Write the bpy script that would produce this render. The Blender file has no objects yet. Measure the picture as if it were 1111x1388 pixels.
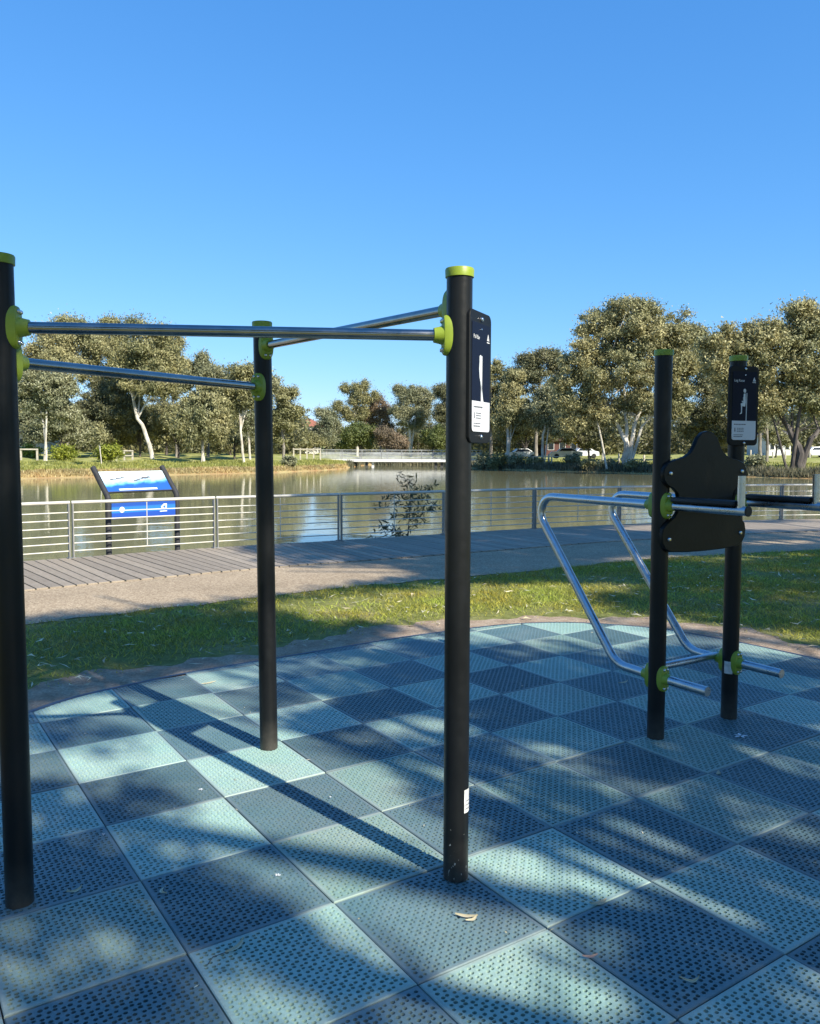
import bpy, bmesh, math, random
import numpy as np
from mathutils import Vector, Matrix

random.seed(7)
RNG = np.random.default_rng(11)
R_ = math.radians
SC = bpy.context.scene
COL = SC.collection

# ------------------------------------------------------------------ camera
EYE = 1.527
F_, PITCH, ROLL, CX, CY = 1100.22, 0.0611, 0.0032, 555.5, 679.61
_f = np.array([0, math.cos(PITCH), -math.sin(PITCH)])
_u0 = np.array([0, math.sin(PITCH), math.cos(PITCH)])
_x0 = np.array([1.0, 0, 0])
_R = math.cos(ROLL) * _x0 + math.sin(ROLL) * _u0
_U = -math.sin(ROLL) * _x0 + math.cos(ROLL) * _u0
cam_data = bpy.data.cameras.new('camera')
cam = bpy.data.objects.new('camera', cam_data)
COL.objects.link(cam)
M4 = Matrix.Identity(4)
for i in range(3):
    M4[i][0], M4[i][1], M4[i][2] = _R[i], _U[i], -_f[i]
M4[0][3], M4[1][3], M4[2][3] = 0, 0, EYE
cam.matrix_world = M4
cam_data.sensor_fit = 'HORIZONTAL'
cam_data.sensor_width = 36
cam_data.lens = 36 * F_ / 1111
cam_data.shift_y = (CY - 694) / 1111
cam_data.clip_start = 0.05
cam_data.clip_end = 2000
SC.camera = cam

# ------------------------------------------------------------------ sky and sun
SUN_EL = R_(37.5)
SUN_AZ = math.atan2(0.692, -0.722)             # clockwise from +Y
SUN = np.array([math.sin(SUN_AZ) * math.cos(SUN_EL), math.cos(SUN_AZ) * math.cos(SUN_EL), math.sin(SUN_EL)])
world = bpy.data.worlds.new('World')
SC.world = world
world.use_nodes = True
wn, wl = world.node_tree.nodes, world.node_tree.links
sky = wn.new('ShaderNodeTexSky')
sky.sky_type = 'NISHITA'
sky.sun_disc = False
sky.sun_elevation = SUN_EL
sky.sun_rotation = SUN_AZ
sky.altitude = 50
sky.air_density = 1.0
sky.dust_density = 0.0
sky.ozone_density = 3.0
bg = wn['Background']
# the camera's colour response to the clear sky, one power curve per channel
sepc_ = wn.new('ShaderNodeSeparateColor'); comb = wn.new('ShaderNodeCombineColor')
wl.new(sky.outputs[0], sepc_.inputs[0])
for ch, (gain, gam) in enumerate(((0.38, 1.0), (0.93, 0.69), (1.92, 0.5))):
    pw = wn.new('ShaderNodeMath'); pw.operation = 'POWER'; pw.inputs[1].default_value = gam
    ml = wn.new('ShaderNodeMath'); ml.operation = 'MULTIPLY'; ml.inputs[1].default_value = gain
    wl.new(sepc_.outputs[ch], pw.inputs[0]); wl.new(pw.outputs[0], ml.inputs[0]); wl.new(ml.outputs[0], comb.inputs[ch])
wl.new(comb.outputs[0], bg.inputs['Color'])
bg.inputs['Strength'].default_value = 0.137
sun_d = bpy.data.lights.new('sun', 'SUN')
sun_d.energy = 4.8
sun_d.angle = R_(0.53)
sun_d.color = (1.0, 0.945, 0.82)
sun = bpy.data.objects.new('sun', sun_d)
COL.objects.link(sun)
sun.location = (20, -20, 30)
sun.rotation_euler = Vector(SUN).to_track_quat('Z', 'Y').to_euler()
SC.view_settings.view_transform = 'Standard'
SC.view_settings.look = 'None'
SC.view_settings.exposure = 0.83
SC.view_settings.gamma = 1
SC.view_settings.use_curve_mapping = False
SC.cycles.max_bounces = 8
SC.cycles.transparent_max_bounces = 8

# ------------------------------------------------------------------ helpers
def ray(px, py):
    return _f + _R * (px - CX) / F_ - _U * (py - CY) / F_
def G(px, py, z=0.0):                          # where the sight line through a photo point meets level z
    d = ray(px, py); t = (z - EYE) / d[2]
    return d * t + np.array([0, 0, EYE])
def at(px, py, Y):                             # the same sight line at distance Y
    d = ray(px, py)
    return d * Y / d[1] + np.array([0, 0, EYE])

def tag(o, label=None, cat=None, group=None, kind=None):
    if label: o['label'] = label
    if cat: o['category'] = cat
    if group: o['group'] = group
    if kind: o['kind'] = kind
    return o
def empty(name, loc, rz=0.0, label=None, cat=None, group=None):
    o = bpy.data.objects.new(name, None)
    COL.objects.link(o)
    o.location = loc
    o.rotation_euler = (0, 0, rz)
    o.empty_display_size = 0.1
    return tag(o, label, cat, group)
def link(name, me, parent=None, m=None):
    o = bpy.data.objects.new(name, me)
    COL.objects.link(o)
    if parent is not None: o.parent = parent
    if m is not None:
        if len(me.materials) == 0: me.materials.append(m)
    return o
def np_mesh(name, V, Q, smooth=False):
    V = np.asarray(V, np.float32); Q = np.asarray(Q, np.int32)
    me = bpy.data.meshes.new(name)
    me.vertices.add(len(V)); me.vertices.foreach_set('co', V.ravel())
    k = Q.shape[1]
    me.loops.add(Q.size); me.loops.foreach_set('vertex_index', Q.ravel())
    me.polygons.add(len(Q)); me.polygons.foreach_set('loop_start', np.arange(0, Q.size, k, dtype=np.int32))
    me.polygons.foreach_set('use_smooth', np.full(len(Q), smooth))
    me.update(calc_edges=True)
    return me

class MB:
    def __init__(self): self.v = []; self.f = []
    def add(self, vs, fs):
        b = len(self.v)
        self.v += [tuple(map(float, p)) for p in vs]
        self.f += [tuple(b + i for i in f) for f in fs]
        return self
    def box(self, c, s, ax=None):
        ax = ax or ((1, 0, 0), (0, 1, 0), (0, 0, 1))
        A = [Vector(a) for a in ax]; c = Vector(c)
        vs = [c + A[0] * (sx * s[0] / 2) + A[1] * (sy * s[1] / 2) + A[2] * (sz * s[2] / 2)
              for sz in (-1, 1) for sy in (-1, 1) for sx in (-1, 1)]
        return self.add(vs, [(0, 2, 3, 1), (4, 5, 7, 6), (0, 1, 5, 4), (2, 6, 7, 3), (0, 4, 6, 2), (1, 3, 7, 5)])
    def tube(self, pts, rad, n=12, cap=True):
        pts = [Vector(p) for p in pts]
        if not hasattr(rad, '__len__'): rad = [rad] * len(pts)
        rings = []; ref = None
        for i, p in enumerate(pts):
            a = pts[max(i - 1, 0)]; b = pts[min(i + 1, len(pts) - 1)]
            t = (b - a).normalized()
            if ref is None:
                ref = Vector((0, 0, 1)) if abs(t.z) < 0.9 else Vector((1, 0, 0))
            x = (ref - t * ref.dot(t)).normalized(); ref = x
            y = t.cross(x)
            rings.append([p + (x * math.cos(2 * math.pi * k / n) + y * math.sin(2 * math.pi * k / n)) * rad[i] for k in range(n)])
        vs = [q for r in rings for q in r]; fs = []
        for i in range(len(pts) - 1):
            for k in range(n):
                a, b = i * n + k, i * n + (k + 1) % n
                fs.append((a, b, b + n, a + n))
        if cap:
            fs.append(tuple(range(n))[::-1]); fs.append(tuple((len(pts) - 1) * n + k for k in range(n)))
        return self.add(vs, fs)
    def lathe(self, prof, n=24, o=(0, 0, 0), ax=None):
        ax = ax or ((1, 0, 0), (0, 1, 0), (0, 0, 1))
        A = [Vector(a) for a in ax]; o = Vector(o); vs = []; fs = []
        for r, z in prof:
            for k in range(n):
                a = 2 * math.pi * k / n
                vs.append(o + A[0] * (r * math.cos(a)) + A[1] * (r * math.sin(a)) + A[2] * z)
        for i in range(len(prof) - 1):
            for k in range(n):
                a, b = i * n + k, i * n + (k + 1) % n
                fs.append((a, b, b + n, a + n))
        fs.append(tuple(range(n))[::-1]); fs.append(tuple((len(prof) - 1) * n + k for k in range(n)))
        return self.add(vs, fs)
    def rings(self, loops):                    # stacked outlines, capped
        n = len(loops[0]); vs = [p for l in loops for p in l]; fs = []
        for i in range(len(loops) - 1):
            for k in range(n):
                a, b = i * n + k, i * n + (k + 1) % n
                fs.append((a, b, b + n, a + n))
        fs.append(tuple(range(n))[::-1]); fs.append(tuple((len(loops) - 1) * n + k for k in range(n)))
        return self.add(vs, fs)
    def build(self, name, m, parent=None, smooth=True, ang=35):
        me = bpy.data.meshes.new(name)
        me.from_pydata(self.v, [], self.f)
        bm = bmesh.new(); bm.from_mesh(me)
        bmesh.ops.recalc_face_normals(bm, faces=bm.faces)
        bm.to_mesh(me); bm.free()
        if smooth:
            me.polygons.foreach_set('use_smooth', [True] * len(me.polygons))
            me.set_sharp_from_angle(angle=R_(ang))
        return link(name, me, parent, m)

def fillet(pts, rads, n=8):                    # polyline with rounded corners
    out = [Vector(pts[0])]
    for i in range(1, len(pts) - 1):
        p = Vector(pts[i]); a = (Vector(pts[i - 1]) - p).normalized(); b = (Vector(pts[i + 1]) - p).normalized()
        th = a.angle(b); d = rads[i - 1] / math.tan(th / 2)
        c = p + (a + b).normalized() * (rads[i - 1] / math.sin(th / 2))
        s = p + a * d - c; e = p + b * d - c
        tot = s.angle(e); axis = s.cross(e).normalized()
        for k in range(n + 1):
            out.append(c + Matrix.Rotation(tot * k / n, 3, axis) @ s)
    out.append(Vector(pts[-1]))
    return out

# ------------------------------------------------------------------ materials
def nmat(name):
    m = bpy.data.materials.new(name); m.use_nodes = True
    nt = m.node_tree
    return m, nt.nodes, nt.links, nt.nodes['Principled BSDF']
def ramp(N, stops):
    r = N.new('ShaderNodeValToRGB')
    e = r.color_ramp.elements
    while len(e) < len(stops): e.new(0.5)
    for el, (p, c) in zip(e, stops):
        el.position = p; el.color = (*c, 1) if len(c) == 3 else c
    return r
def noise(N, L, scale, detail=4, rough=0.55, vec=None, stretch=None, kind='Object'):
    t = N.new('ShaderNodeTexNoise')
    t.inputs['Scale'].default_value = scale
    t.inputs['Detail'].default_value = detail
    t.inputs['Roughness'].default_value = rough
    if vec is None:
        tc = N.new('ShaderNodeTexCoord'); vec = tc.outputs[kind]
    if stretch:
        mp = N.new('ShaderNodeMapping'); mp.inputs['Scale'].default_value = stretch
        L.new(vec, mp.inputs['Vector']); vec = mp.outputs[0]
    L.new(vec, t.inputs['Vector'])
    return t
def mixc(N, L, fac, a, b, mode='MIX'):
    x = N.new('ShaderNodeMix'); x.data_type = 'RGBA'; x.blend_type = mode
    for s, v in ((0, fac), (6, a), (7, b)):
        if hasattr(v, 'is_output') or hasattr(v, 'links'): L.new(v, x.inputs[s])
        else: x.inputs[s].default_value = v if not isinstance(v, tuple) else (*v, 1)
    return x.outputs[2]
def bump(N, L, P, h, strength, dist=0.01):
    b = N.new('ShaderNodeBump'); b.inputs['Strength'].default_value = strength; b.inputs['Distance'].default_value = dist
    L.new(h, b.inputs['Height']); L.new(b.outputs[0], P.inputs['Normal'])
    return b
def simple(name, c, rough=0.5, metal=0.0, var=0.15, scale=6.0, bmp=0.0, spec=0.5, bscale=None, kind='Object'):
    m, N, L, P = nmat(name)
    P.inputs['Roughness'].default_value = rough
    P.inputs['Metallic'].default_value = metal
    P.inputs['Specular IOR Level'].default_value = spec
    t = noise(N, L, scale, kind=kind)
    r = ramp(N, [(0.3, tuple(x * (1 - var) for x in c)), (0.7, tuple(min(1, x * (1 + var)) for x in c))])
    L.new(t.outputs[0], r.inputs[0]); L.new(r.outputs[0], P.inputs['Base Color'])
    if bmp:
        t2 = noise(N, L, bscale or scale * 6, kind=kind); bump(N, L, P, t2.outputs[0], bmp)
    return m

def m_post(chip=True):
    m, N, L, P = nmat('chipped_powder_coat' if chip else 'black_powder_coat')
    tc = N.new('ShaderNodeTexCoord'); sep = N.new('ShaderNodeSeparateXYZ'); L.new(tc.outputs['Object'], sep.inputs[0])
    t = noise(N, L, 5, 6, 0.65, stretch=(1, 1, 0.35))
    r = ramp(N, [(0.35, (0.006, 0.0065, 0.007)), (0.75, (0.014, 0.015, 0.0155))])
    L.new(t.outputs[0], r.inputs[0])
    chips = noise(N, L, 95 if chip else 150, 2, 0.5, stretch=(1, 1, 0.6))
    low = N.new('ShaderNodeMapRange'); low.inputs['From Min'].default_value = 0.02; low.inputs['From Max'].default_value = 0.34
    low.inputs['To Min'].default_value = 0.115; low.inputs['To Max'].default_value = -0.06
    L.new(sep.outputs['Z'], low.inputs['Value'])
    ad = N.new('ShaderNodeMath'); ad.operation = 'ADD'; L.new(chips.outputs[0], ad.inputs[0]); L.new(low.outputs[0], ad.inputs[1])
    cr = ramp(N, [(0.765 if chip else 0.86, (0, 0, 0)), (0.785 if chip else 0.88, (1, 1, 1))]); L.new(ad.outputs[0], cr.inputs[0])
    c = mixc(N, L, cr.outputs[0], r.outputs[0], (0.42, 0.42, 0.38))
    dust = N.new('ShaderNodeMapRange'); dust.inputs['From Min'].default_value = 0.0; dust.inputs['From Max'].default_value = 0.16
    dust.inputs['To Min'].default_value = 0.55; dust.inputs['To Max'].default_value = 0.0
    L.new(sep.outputs['Z'], dust.inputs['Value'])
    dn = noise(N, L, 25, 5, 0.7); mu = N.new('ShaderNodeMath'); mu.operation = 'MULTIPLY'
    L.new(dust.outputs[0], mu.inputs[0]); L.new(dn.outputs[0], mu.inputs[1])
    c2 = mixc(N, L, mu.outputs[0], c, (0.17, 0.15, 0.12))
    L.new(c2, P.inputs['Base Color'])
    P.inputs['Specular IOR Level'].default_value = 0.28
    rr = ramp(N, [(0.3, (0.30,) * 3), (0.8, (0.5,) * 3)]); L.new(dn.outputs[0], rr.inputs[0]); L.new(rr.outputs[0], P.inputs['Roughness'])
    b = noise(N, L, 260, 2); bump(N, L, P, b.outputs[0], 0.08, 0.002)
    return m
def m_steel(name='stainless_steel', c=(0.55, 0.55, 0.55), rough=0.24):
    m, N, L, P = nmat(name)
    P.inputs['Metallic'].default_value = 1
    t = noise(N, L, 14, 6, 0.7)
    r = ramp(N, [(0.3, tuple(x * 0.72 for x in c)), (0.7, c)]); L.new(t.outputs[0], r.inputs[0]); L.new(r.outputs[0], P.inputs['Base Color'])
    r2 = ramp(N, [(0.3, (rough * 0.8,) * 3), (0.75, (rough * 1.7,) * 3)]); L.new(t.outputs[0], r2.inputs[0]); L.new(r2.outputs[0], P.inputs['Roughness'])
    b = noise(N, L, 120, 3); bump(N, L, P, b.outputs[0], 0.05, 0.001)
    return m
TS_ = 0.5
def m_tile(name, a, b, dirt):
    m, N, L, P = nmat(name)
    oi = N.new('ShaderNodeObjectInfo')
    tc = N.new('ShaderNodeTexCoord'); geo = N.new('ShaderNodeNewGeometry')
    t = noise(N, L, 3.0, 5, 0.6, vec=geo.outputs['Position'])
    r = ramp(N, [(0.3, a), (0.7, b)]); L.new(t.outputs[0], r.inputs[0])
    t2 = noise(N, L, 1.1, 7, 0.7, vec=geo.outputs['Position'])
    r2 = ramp(N, [(0.44, (0, 0, 0)), (0.76, (0.6,) * 3)]); L.new(t2.outputs[0], r2.inputs[0])
    c = mixc(N, L, r2.outputs[0], r.outputs[0], dirt)
    t3 = noise(N, L, 90, 3, 0.7, vec=geo.outputs['Position'])
    r3 = ramp(N, [(0.25, (0.8,) * 3), (0.75, (1.15,) * 3)]); L.new(t3.outputs[0], r3.inputs[0])
    c = mixc(N, L, 1.0, c, r3.outputs[0], 'MULTIPLY')
    mr = N.new('ShaderNodeMapRange'); mr.inputs['To Min'].default_value = 0.76; mr.inputs['To Max'].default_value = 1.18
    L.new(oi.outputs['Random'], mr.inputs['Value'])
    c = mixc(N, L, 1.0, c, mr.outputs[0], 'MULTIPLY')
    # the plain rim round each tile holds pale dust
    sp_ = N.new('ShaderNodeSeparateXYZ'); L.new(tc.outputs['Object'], sp_.inputs[0])
    ds = []
    for ax in ('X', 'Y'):
        q = N.new('ShaderNodeMath'); q.operation = 'SUBTRACT'; q.inputs[1].default_value = TS_ / 2; L.new(sp_.outputs[ax], q.inputs[0])
        q2 = N.new('ShaderNodeMath'); q2.operation = 'ABSOLUTE'; L.new(q.outputs[0], q2.inputs[0]); ds.append(q2)
    mxm = N.new('ShaderNodeMath'); mxm.operation = 'MAXIMUM'; L.new(ds[0].outputs[0], mxm.inputs[0]); L.new(ds[1].outputs[0], mxm.inputs[1])
    rm = N.new('ShaderNodeMapRange'); rm.inputs['From Min'].default_value = TS_ / 2 - 0.017; rm.inputs['From Max'].default_value = TS_ / 2 - 0.011
    rm.inputs['To Max'].default_value = 0.42; L.new(mxm.outputs[0], rm.inputs['Value'])
    rmm = N.new('ShaderNodeMath'); rmm.operation = 'MULTIPLY'; L.new(rm.outputs[0], rmm.inputs[0])
    rv = ramp(N, [(0.3, (0.35,) * 3), (0.65, (1, 1, 1))]); L.new(t2.outputs[0], rv.inputs[0]); L.new(rv.outputs[0], rmm.inputs[1])
    c = mixc(N, L, rmm.outputs[0], c, dirt)
    L.new(c, P.inputs['Base Color'])
    P.inputs['Roughness'].default_value = 0.55
    P.inputs['Specular IOR Level'].default_value = 0.4
    bump(N, L, P, t3.outputs[0], 0.25, 0.002)
    return m
def m_leaf(name, c1, c2, trans=0.22, scale=0.25, lo=(0.72, 0.78, 0.75), hi=(1.15, 1.1, 1.0)):
    m, N, L, P = nmat(name)
    N.remove(P); out = N['Material Output']
    geo = N.new('ShaderNodeNewGeometry')
    r = ramp(N, [(0.0, tuple(x * 0.75 for x in c1)), (0.3, c1), (0.65, c2), (1.0, tuple(min(1, x * 1.1) for x in c2))])
    L.new(geo.outputs['Random Per Island'], r.inputs[0])
    t = noise(N, L, scale, 3)
    r2 = ramp(N, [(0.35, lo), (0.65, hi)]); L.new(t.outputs[0], r2.inputs[0])
    c = mixc(N, L, 1.0, r.outputs[0], r2.outputs[0], 'MULTIPLY')
    p = N.new('ShaderNodeBsdfPrincipled'); L.new(c, p.inputs['Base Color'])
    p.inputs['Roughness'].default_value = 0.5; p.inputs['Specular IOR Level'].default_value = 0.35
    tr = N.new('ShaderNodeBsdfTranslucent'); L.new(c, tr.inputs['Color'])
    mx = N.new('ShaderNodeMixShader'); mx.inputs[0].default_value = trans
    L.new(p.outputs[0], mx.inputs[1]); L.new(tr.outputs[0], mx.inputs[2]); L.new(mx.outputs[0], out.inputs['Surface'])
    return m
def m_bark(name, pale, dark, thr=0.5):
    m, N, L, P = nmat(name)
    t = noise(N, L, 1.6, 6, 0.65, stretch=(1, 1, 0.4))
    r = ramp(N, [(thr - 0.12, dark), (thr + 0.02, tuple((x + y) / 2 for x, y in zip(dark, pale))), (thr + 0.12, pale)])
    L.new(t.outputs[0], r.inputs[0]); L.new(r.outputs[0], P.inputs['Base Color'])
    P.inputs['Roughness'].default_value = 0.8
    b = noise(N, L, 9, 5, stretch=(1, 1, 0.25)); bump(N, L, P, b.outputs[0], 0.5, 0.05)
    return m
def m_ground():
    m, N, L, P = nmat('park_ground')
    geo = N.new('ShaderNodeNewGeometry'); pos = geo.outputs['Position']
    sep = N.new('ShaderNodeSeparateXYZ'); L.new(pos, sep.inputs[0])
    t = noise(N, L, 0.9, 6, 0.65, vec=pos)
    g = ramp(N, [(0.3, (0.14, 0.15, 0.045)), (0.5, (0.21, 0.215, 0.065)), (0.72, (0.31, 0.26, 0.13))])
    L.new(t.outputs[0], g.inputs[0])
    fine = noise(N, L, 14, 6, 0.75, vec=pos)
    fr = ramp(N, [(0.3, (0.6,) * 3), (0.7, (1.25,) * 3)]); L.new(fine.outputs[0], fr.inputs[0])
    c = mixc(N, L, 1.0, g.outputs[0], fr.outputs[0], 'MULTIPLY')
    # dry straw and bare earth where the bank falls to the water
    t2 = noise(N, L, 0.5, 5, 0.6, vec=pos)
    e = ramp(N, [(0.35, (0.33, 0.19, 0.085)), (0.65, (0.42, 0.33, 0.15))]); L.new(t2.outputs[0], e.inputs[0])
    ad = N.new('ShaderNodeMath'); ad.operation = 'MULTIPLY_ADD'; ad.inputs[1].default_value = 0.5
    L.new(t2.outputs[0], ad.inputs[0]); L.new(sep.outputs['Z'], ad.inputs[2])
    k = N.new('ShaderNodeMapRange'); k.inputs['From Min'].default_value = 0.02; k.inputs['From Max'].default_value = 0.22
    k.inputs['To Min'].default_value = 1.0; k.inputs['To Max'].default_value = 0.0
    L.new(ad.outputs[0], k.inputs['Value'])
    # only across the lake (the near lawn lies level at zero)
    far = N.new('ShaderNodeMapRange'); far.inputs['From Min'].default_value = 20; far.inputs['From Max'].default_value = 24
    L.new(sep.outputs['Y'], far.inputs['Value'])
    mu = N.new('ShaderNodeMath'); mu.operation = 'MULTIPLY'; L.new(k.outputs[0], mu.inputs[0]); L.new(far.outputs[0], mu.inputs[1])
    fm = N.new('ShaderNodeMapRange'); fm.inputs['From Min'].default_value = 20; fm.inputs['From Max'].default_value = 24; fm.inputs['To Min'].default_value = 1.0; fm.inputs['To Max'].default_value = 1.5  # ground across the lake brightened, a sunlit look put into its colour
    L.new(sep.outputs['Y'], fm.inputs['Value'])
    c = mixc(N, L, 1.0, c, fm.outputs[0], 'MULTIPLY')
    c = mixc(N, L, mu.outputs[0], c, e.outputs[0])
    L.new(c, P.inputs['Base Color']); P.inputs['Roughness'].default_value = 0.95; P.inputs['Specular IOR Level'].default_value = 0.1
    bump(N, L, P, fine.outputs[0], 0.6, 0.03)
    return m
def m_soil():
    m, N, L, P = nmat('bare_soil')
    geo = N.new('ShaderNodeNewGeometry'); pos = geo.outputs['Position']
    t = noise(N, L, 5, 7, 0.7, vec=pos)
    r = ramp(N, [(0.3, (0.26, 0.185, 0.125)), (0.5, (0.41, 0.305, 0.215)), (0.72, (0.52, 0.42, 0.31))]); L.new(t.outputs[0], r.inputs[0])
    f = noise(N, L, 60, 4, 0.8, vec=pos)
    fr = ramp(N, [(0.3, (0.55,) * 3), (0.7, (1.25,) * 3)]); L.new(f.outputs[0], fr.inputs[0])
    L.new(mixc(N, L, 1.0, r.outputs[0], fr.outputs[0], 'MULTIPLY'), P.inputs['Base Color'])
    P.inputs['Roughness'].default_value = 0.95; P.inputs['Specular IOR Level'].default_value = 0.1
    bump(N, L, P, f.outputs[0], 0.8, 0.012)
    return m
def m_path():
    m, N, L, P = nmat('gravel_concrete')
    geo = N.new('ShaderNodeNewGeometry'); pos = geo.outputs['Position']
    v = N.new('ShaderNodeTexVoronoi'); v.inputs['Scale'].default_value = 75; L.new(pos, v.inputs['Vector'])
    r = ramp(N, [(0.0, (0.25, 0.185, 0.12)), (0.5, (0.39, 0.305, 0.205)), (1.0, (0.53, 0.43, 0.30))])
    sepc = N.new('ShaderNodeSeparateColor'); L.new(v.outputs['Color'], sepc.inputs[0]); L.new(sepc.outputs[0], r.inputs[0])
    t = noise(N, L, 0.8, 6, 0.65, vec=pos)
    r2 = ramp(N, [(0.3, (0.78, 0.76, 0.74)), (0.7, (1.08, 1.06, 1.04))]); L.new(t.outputs[0], r2.inputs[0])
    L.new(mixc(N, L, 1.0, r.outputs[0], r2.outputs[0], 'MULTIPLY'), P.inputs['Base Color'])
    P.inputs['Roughness'].default_value = 0.9; P.inputs['Specular IOR Level'].default_value = 0.2
    bump(N, L, P, v.outputs['Distance'], 0.35, 0.006)
    return m
def m_plank():
    m, N, L, P = nmat('weathered_timber')
    oi = N.new('ShaderNodeObjectInfo')
    t = noise(N, L, 6, 6, 0.7, stretch=(1.2, 14, 6))
    r = ramp(N, [(0.3, (0.22, 0.175, 0.125)), (0.55, (0.33, 0.27, 0.20)), (0.8, (0.41, 0.345, 0.265))]); L.new(t.outputs[0], r.inputs[0])
    mr = N.new('ShaderNodeMapRange'); mr.inputs['To Min'].default_value = 0.78; mr.inputs['To Max'].default_value = 1.12
    L.new(oi.outputs['Random'], mr.inputs['Value'])
    L.new(mixc(N, L, 1.0, r.outputs[0], mr.outputs[0], 'MULTIPLY'), P.inputs['Base Color'])
    P.inputs['Roughness'].default_value = 0.75
    bump(N, L, P, t.outputs[0], 0.3, 0.004)
    return m
def m_water():
    m, N, L, P = nmat('lake_water')
    geo = N.new('ShaderNodeNewGeometry'); pos = geo.outputs['Position']
    P.inputs['Base Color'].default_value = (0.235, 0.226, 0.128, 1)
    P.inputs['Roughness'].default_value = 0.03
    P.inputs['IOR'].default_value = 1.333
    a = noise(N, L, 1.0, 3, 0.55, vec=pos, stretch=(0.9, 1.6, 1))
    b = noise(N, L, 5.0, 3, 0.6, vec=pos, stretch=(0.8, 1.3, 1))
    ad = N.new('ShaderNodeMath'); ad.operation = 'MULTIPLY_ADD'; ad.inputs[1].default_value = 0.22
    L.new(b.outputs[0], ad.inputs[0]); L.new(a.outputs[0], ad.inputs[2])
    bump(N, L, P, ad.outputs[0], 0.13, 0.05)
    return m

M = {}
M['post'] = m_post(False); M['post_chipped'] = m_post()
M['steel'] = m_steel()
M['galv'] = m_steel('galvanised_tube', (0.62, 0.64, 0.66), 0.26)
M['bar'] = m_steel('dark_steel_bar', (0.36, 0.355, 0.34), 0.17)
M['lime'] = simple('lime_plastic', (0.238, 0.315, 0.025), 0.42, var=0.12, scale=14, bmp=0.05)
M['lime_dull'] = simple('dull_lime_plastic', (0.19, 0.28, 0.045), 0.5, var=0.2, scale=10)  # darker, duller lime for the upper rear clamps
M['bolt'] = m_steel('bolt_steel', (0.7, 0.7, 0.7), 0.2)
M['black'] = simple('black_plastic', (0.008, 0.0085, 0.009), 0.5, var=0.2, bmp=0.05, spec=0.18)
M['hdpe'] = simple('black_board', (0.008, 0.0075, 0.006), 0.42, var=0.35, scale=7, bmp=0.06, spec=0.22)
M['rubber'] = simple('black_rubber', (0.012, 0.012, 0.012), 0.6, var=0.2)
M['navy'] = simple('navy_print', (0.005, 0.008, 0.022), 0.55, var=0.1, spec=0.15)
M['white'] = simple('white_print', (0.72, 0.73, 0.74), 0.45, var=0.05)
M['pale'] = simple('pale_grey_print', (0.62, 0.64, 0.68), 0.45, var=0.06)
M['ink'] = simple('grey_ink', (0.10, 0.105, 0.12), 0.6, var=0.1)
M['skin_print'] = simple('silver_print', (0.62, 0.66, 0.68), 0.5, var=0.05)
M['sticker'] = simple('worn_sticker', (0.6, 0.6, 0.58), 0.55, var=0.18, scale=40)
M['tile_light'] = m_tile('teal_rubber', (0.235, 0.375, 0.325), (0.32, 0.445, 0.385), (0.35, 0.36, 0.32))
M['tile_dark'] = m_tile('slate_blue_rubber', (0.088, 0.165, 0.182), (0.130, 0.208, 0.220), (0.21, 0.225, 0.215))
M['base'] = simple('hole_shade_underlay', (0.007, 0.012, 0.02), 0.9, var=0.3, kind='Object')  # near-black underlay, the shade inside the tile holes put into its colour
M['edging'] = simple('navy_edging', (0.03, 0.05, 0.085), 0.55, var=0.3, scale=5)
M['ground'] = m_ground()
M['soil'] = m_soil()
M['path'] = m_path()
M['plank'] = m_plank()
M['water'] = m_water()
M['rail'] = simple('cream_galvanised', (0.56, 0.53, 0.46), 0.5, metal=0.1, var=0.1)
M['railpost'] = simple('grey_galvanised', (0.24, 0.235, 0.22), 0.5, metal=0.1, var=0.15)
M['signpost'] = simple('charcoal_recycled_post', (0.03, 0.03, 0.032), 0.7, var=0.3, scale=14, bmp=0.2)
M['concrete'] = simple('pale_concrete', (0.5, 0.49, 0.45), 0.8, var=0.12, scale=0.8)
M['mesh_panel'] = simple('pale_mesh', (0.42, 0.43, 0.42), 0.6, var=0.35, scale=1.2)
M['steel_dark'] = simple('dark_pier', (0.05, 0.05, 0.05), 0.7)
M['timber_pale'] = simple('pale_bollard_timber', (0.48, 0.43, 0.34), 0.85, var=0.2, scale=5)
M['timber_shaded'] = simple('shaded_bollard_timber', (0.2, 0.18, 0.14), 0.85, var=0.2, scale=5)  # darker copy of the bollard timber, shade put into its colour
M['leaf_olive'] = m_leaf('olive_gum_leaf', (0.185, 0.18, 0.082), (0.36, 0.335, 0.165))
M['leaf_khaki'] = m_leaf('khaki_gum_leaf', (0.225, 0.21, 0.1), (0.43, 0.395, 0.205))
M['leaf_grey'] = m_leaf('grey_green_gum_leaf', (0.18, 0.185, 0.105), (0.36, 0.355, 0.215))
M['leaf_dark'] = m_leaf('dark_casuarina_leaf', (0.125, 0.122, 0.062), (0.25, 0.238, 0.125))
M['leaf_green'] = m_leaf('fresh_green_leaf', (0.1, 0.125, 0.03), (0.2, 0.22, 0.07))
M['leaf_lime'] = m_leaf('yellow_green_leaf', (0.16, 0.19, 0.02), (0.34, 0.36, 0.05))
M['leaf_brown'] = m_leaf('reddish_brown_leaf', (0.17, 0.125, 0.085), (0.3, 0.225, 0.15))
M['leaf_sapling'] = m_leaf('sapling_leaf', (.085,.082,.042), (.17,.155,.08))
M['bark_white'] = m_bark('white_gum_bark', (0.62, 0.57, 0.48), (0.30, 0.25, 0.19), 0.42)
M['bark_grey'] = m_bark('grey_gum_bark', (0.36, 0.32, 0.27), (0.13, 0.11, 0.09), 0.5)
M['bark_dark'] = m_bark('dark_rough_bark', (0.17, 0.14, 0.115), (0.055, 0.045, 0.04), 0.55)
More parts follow.
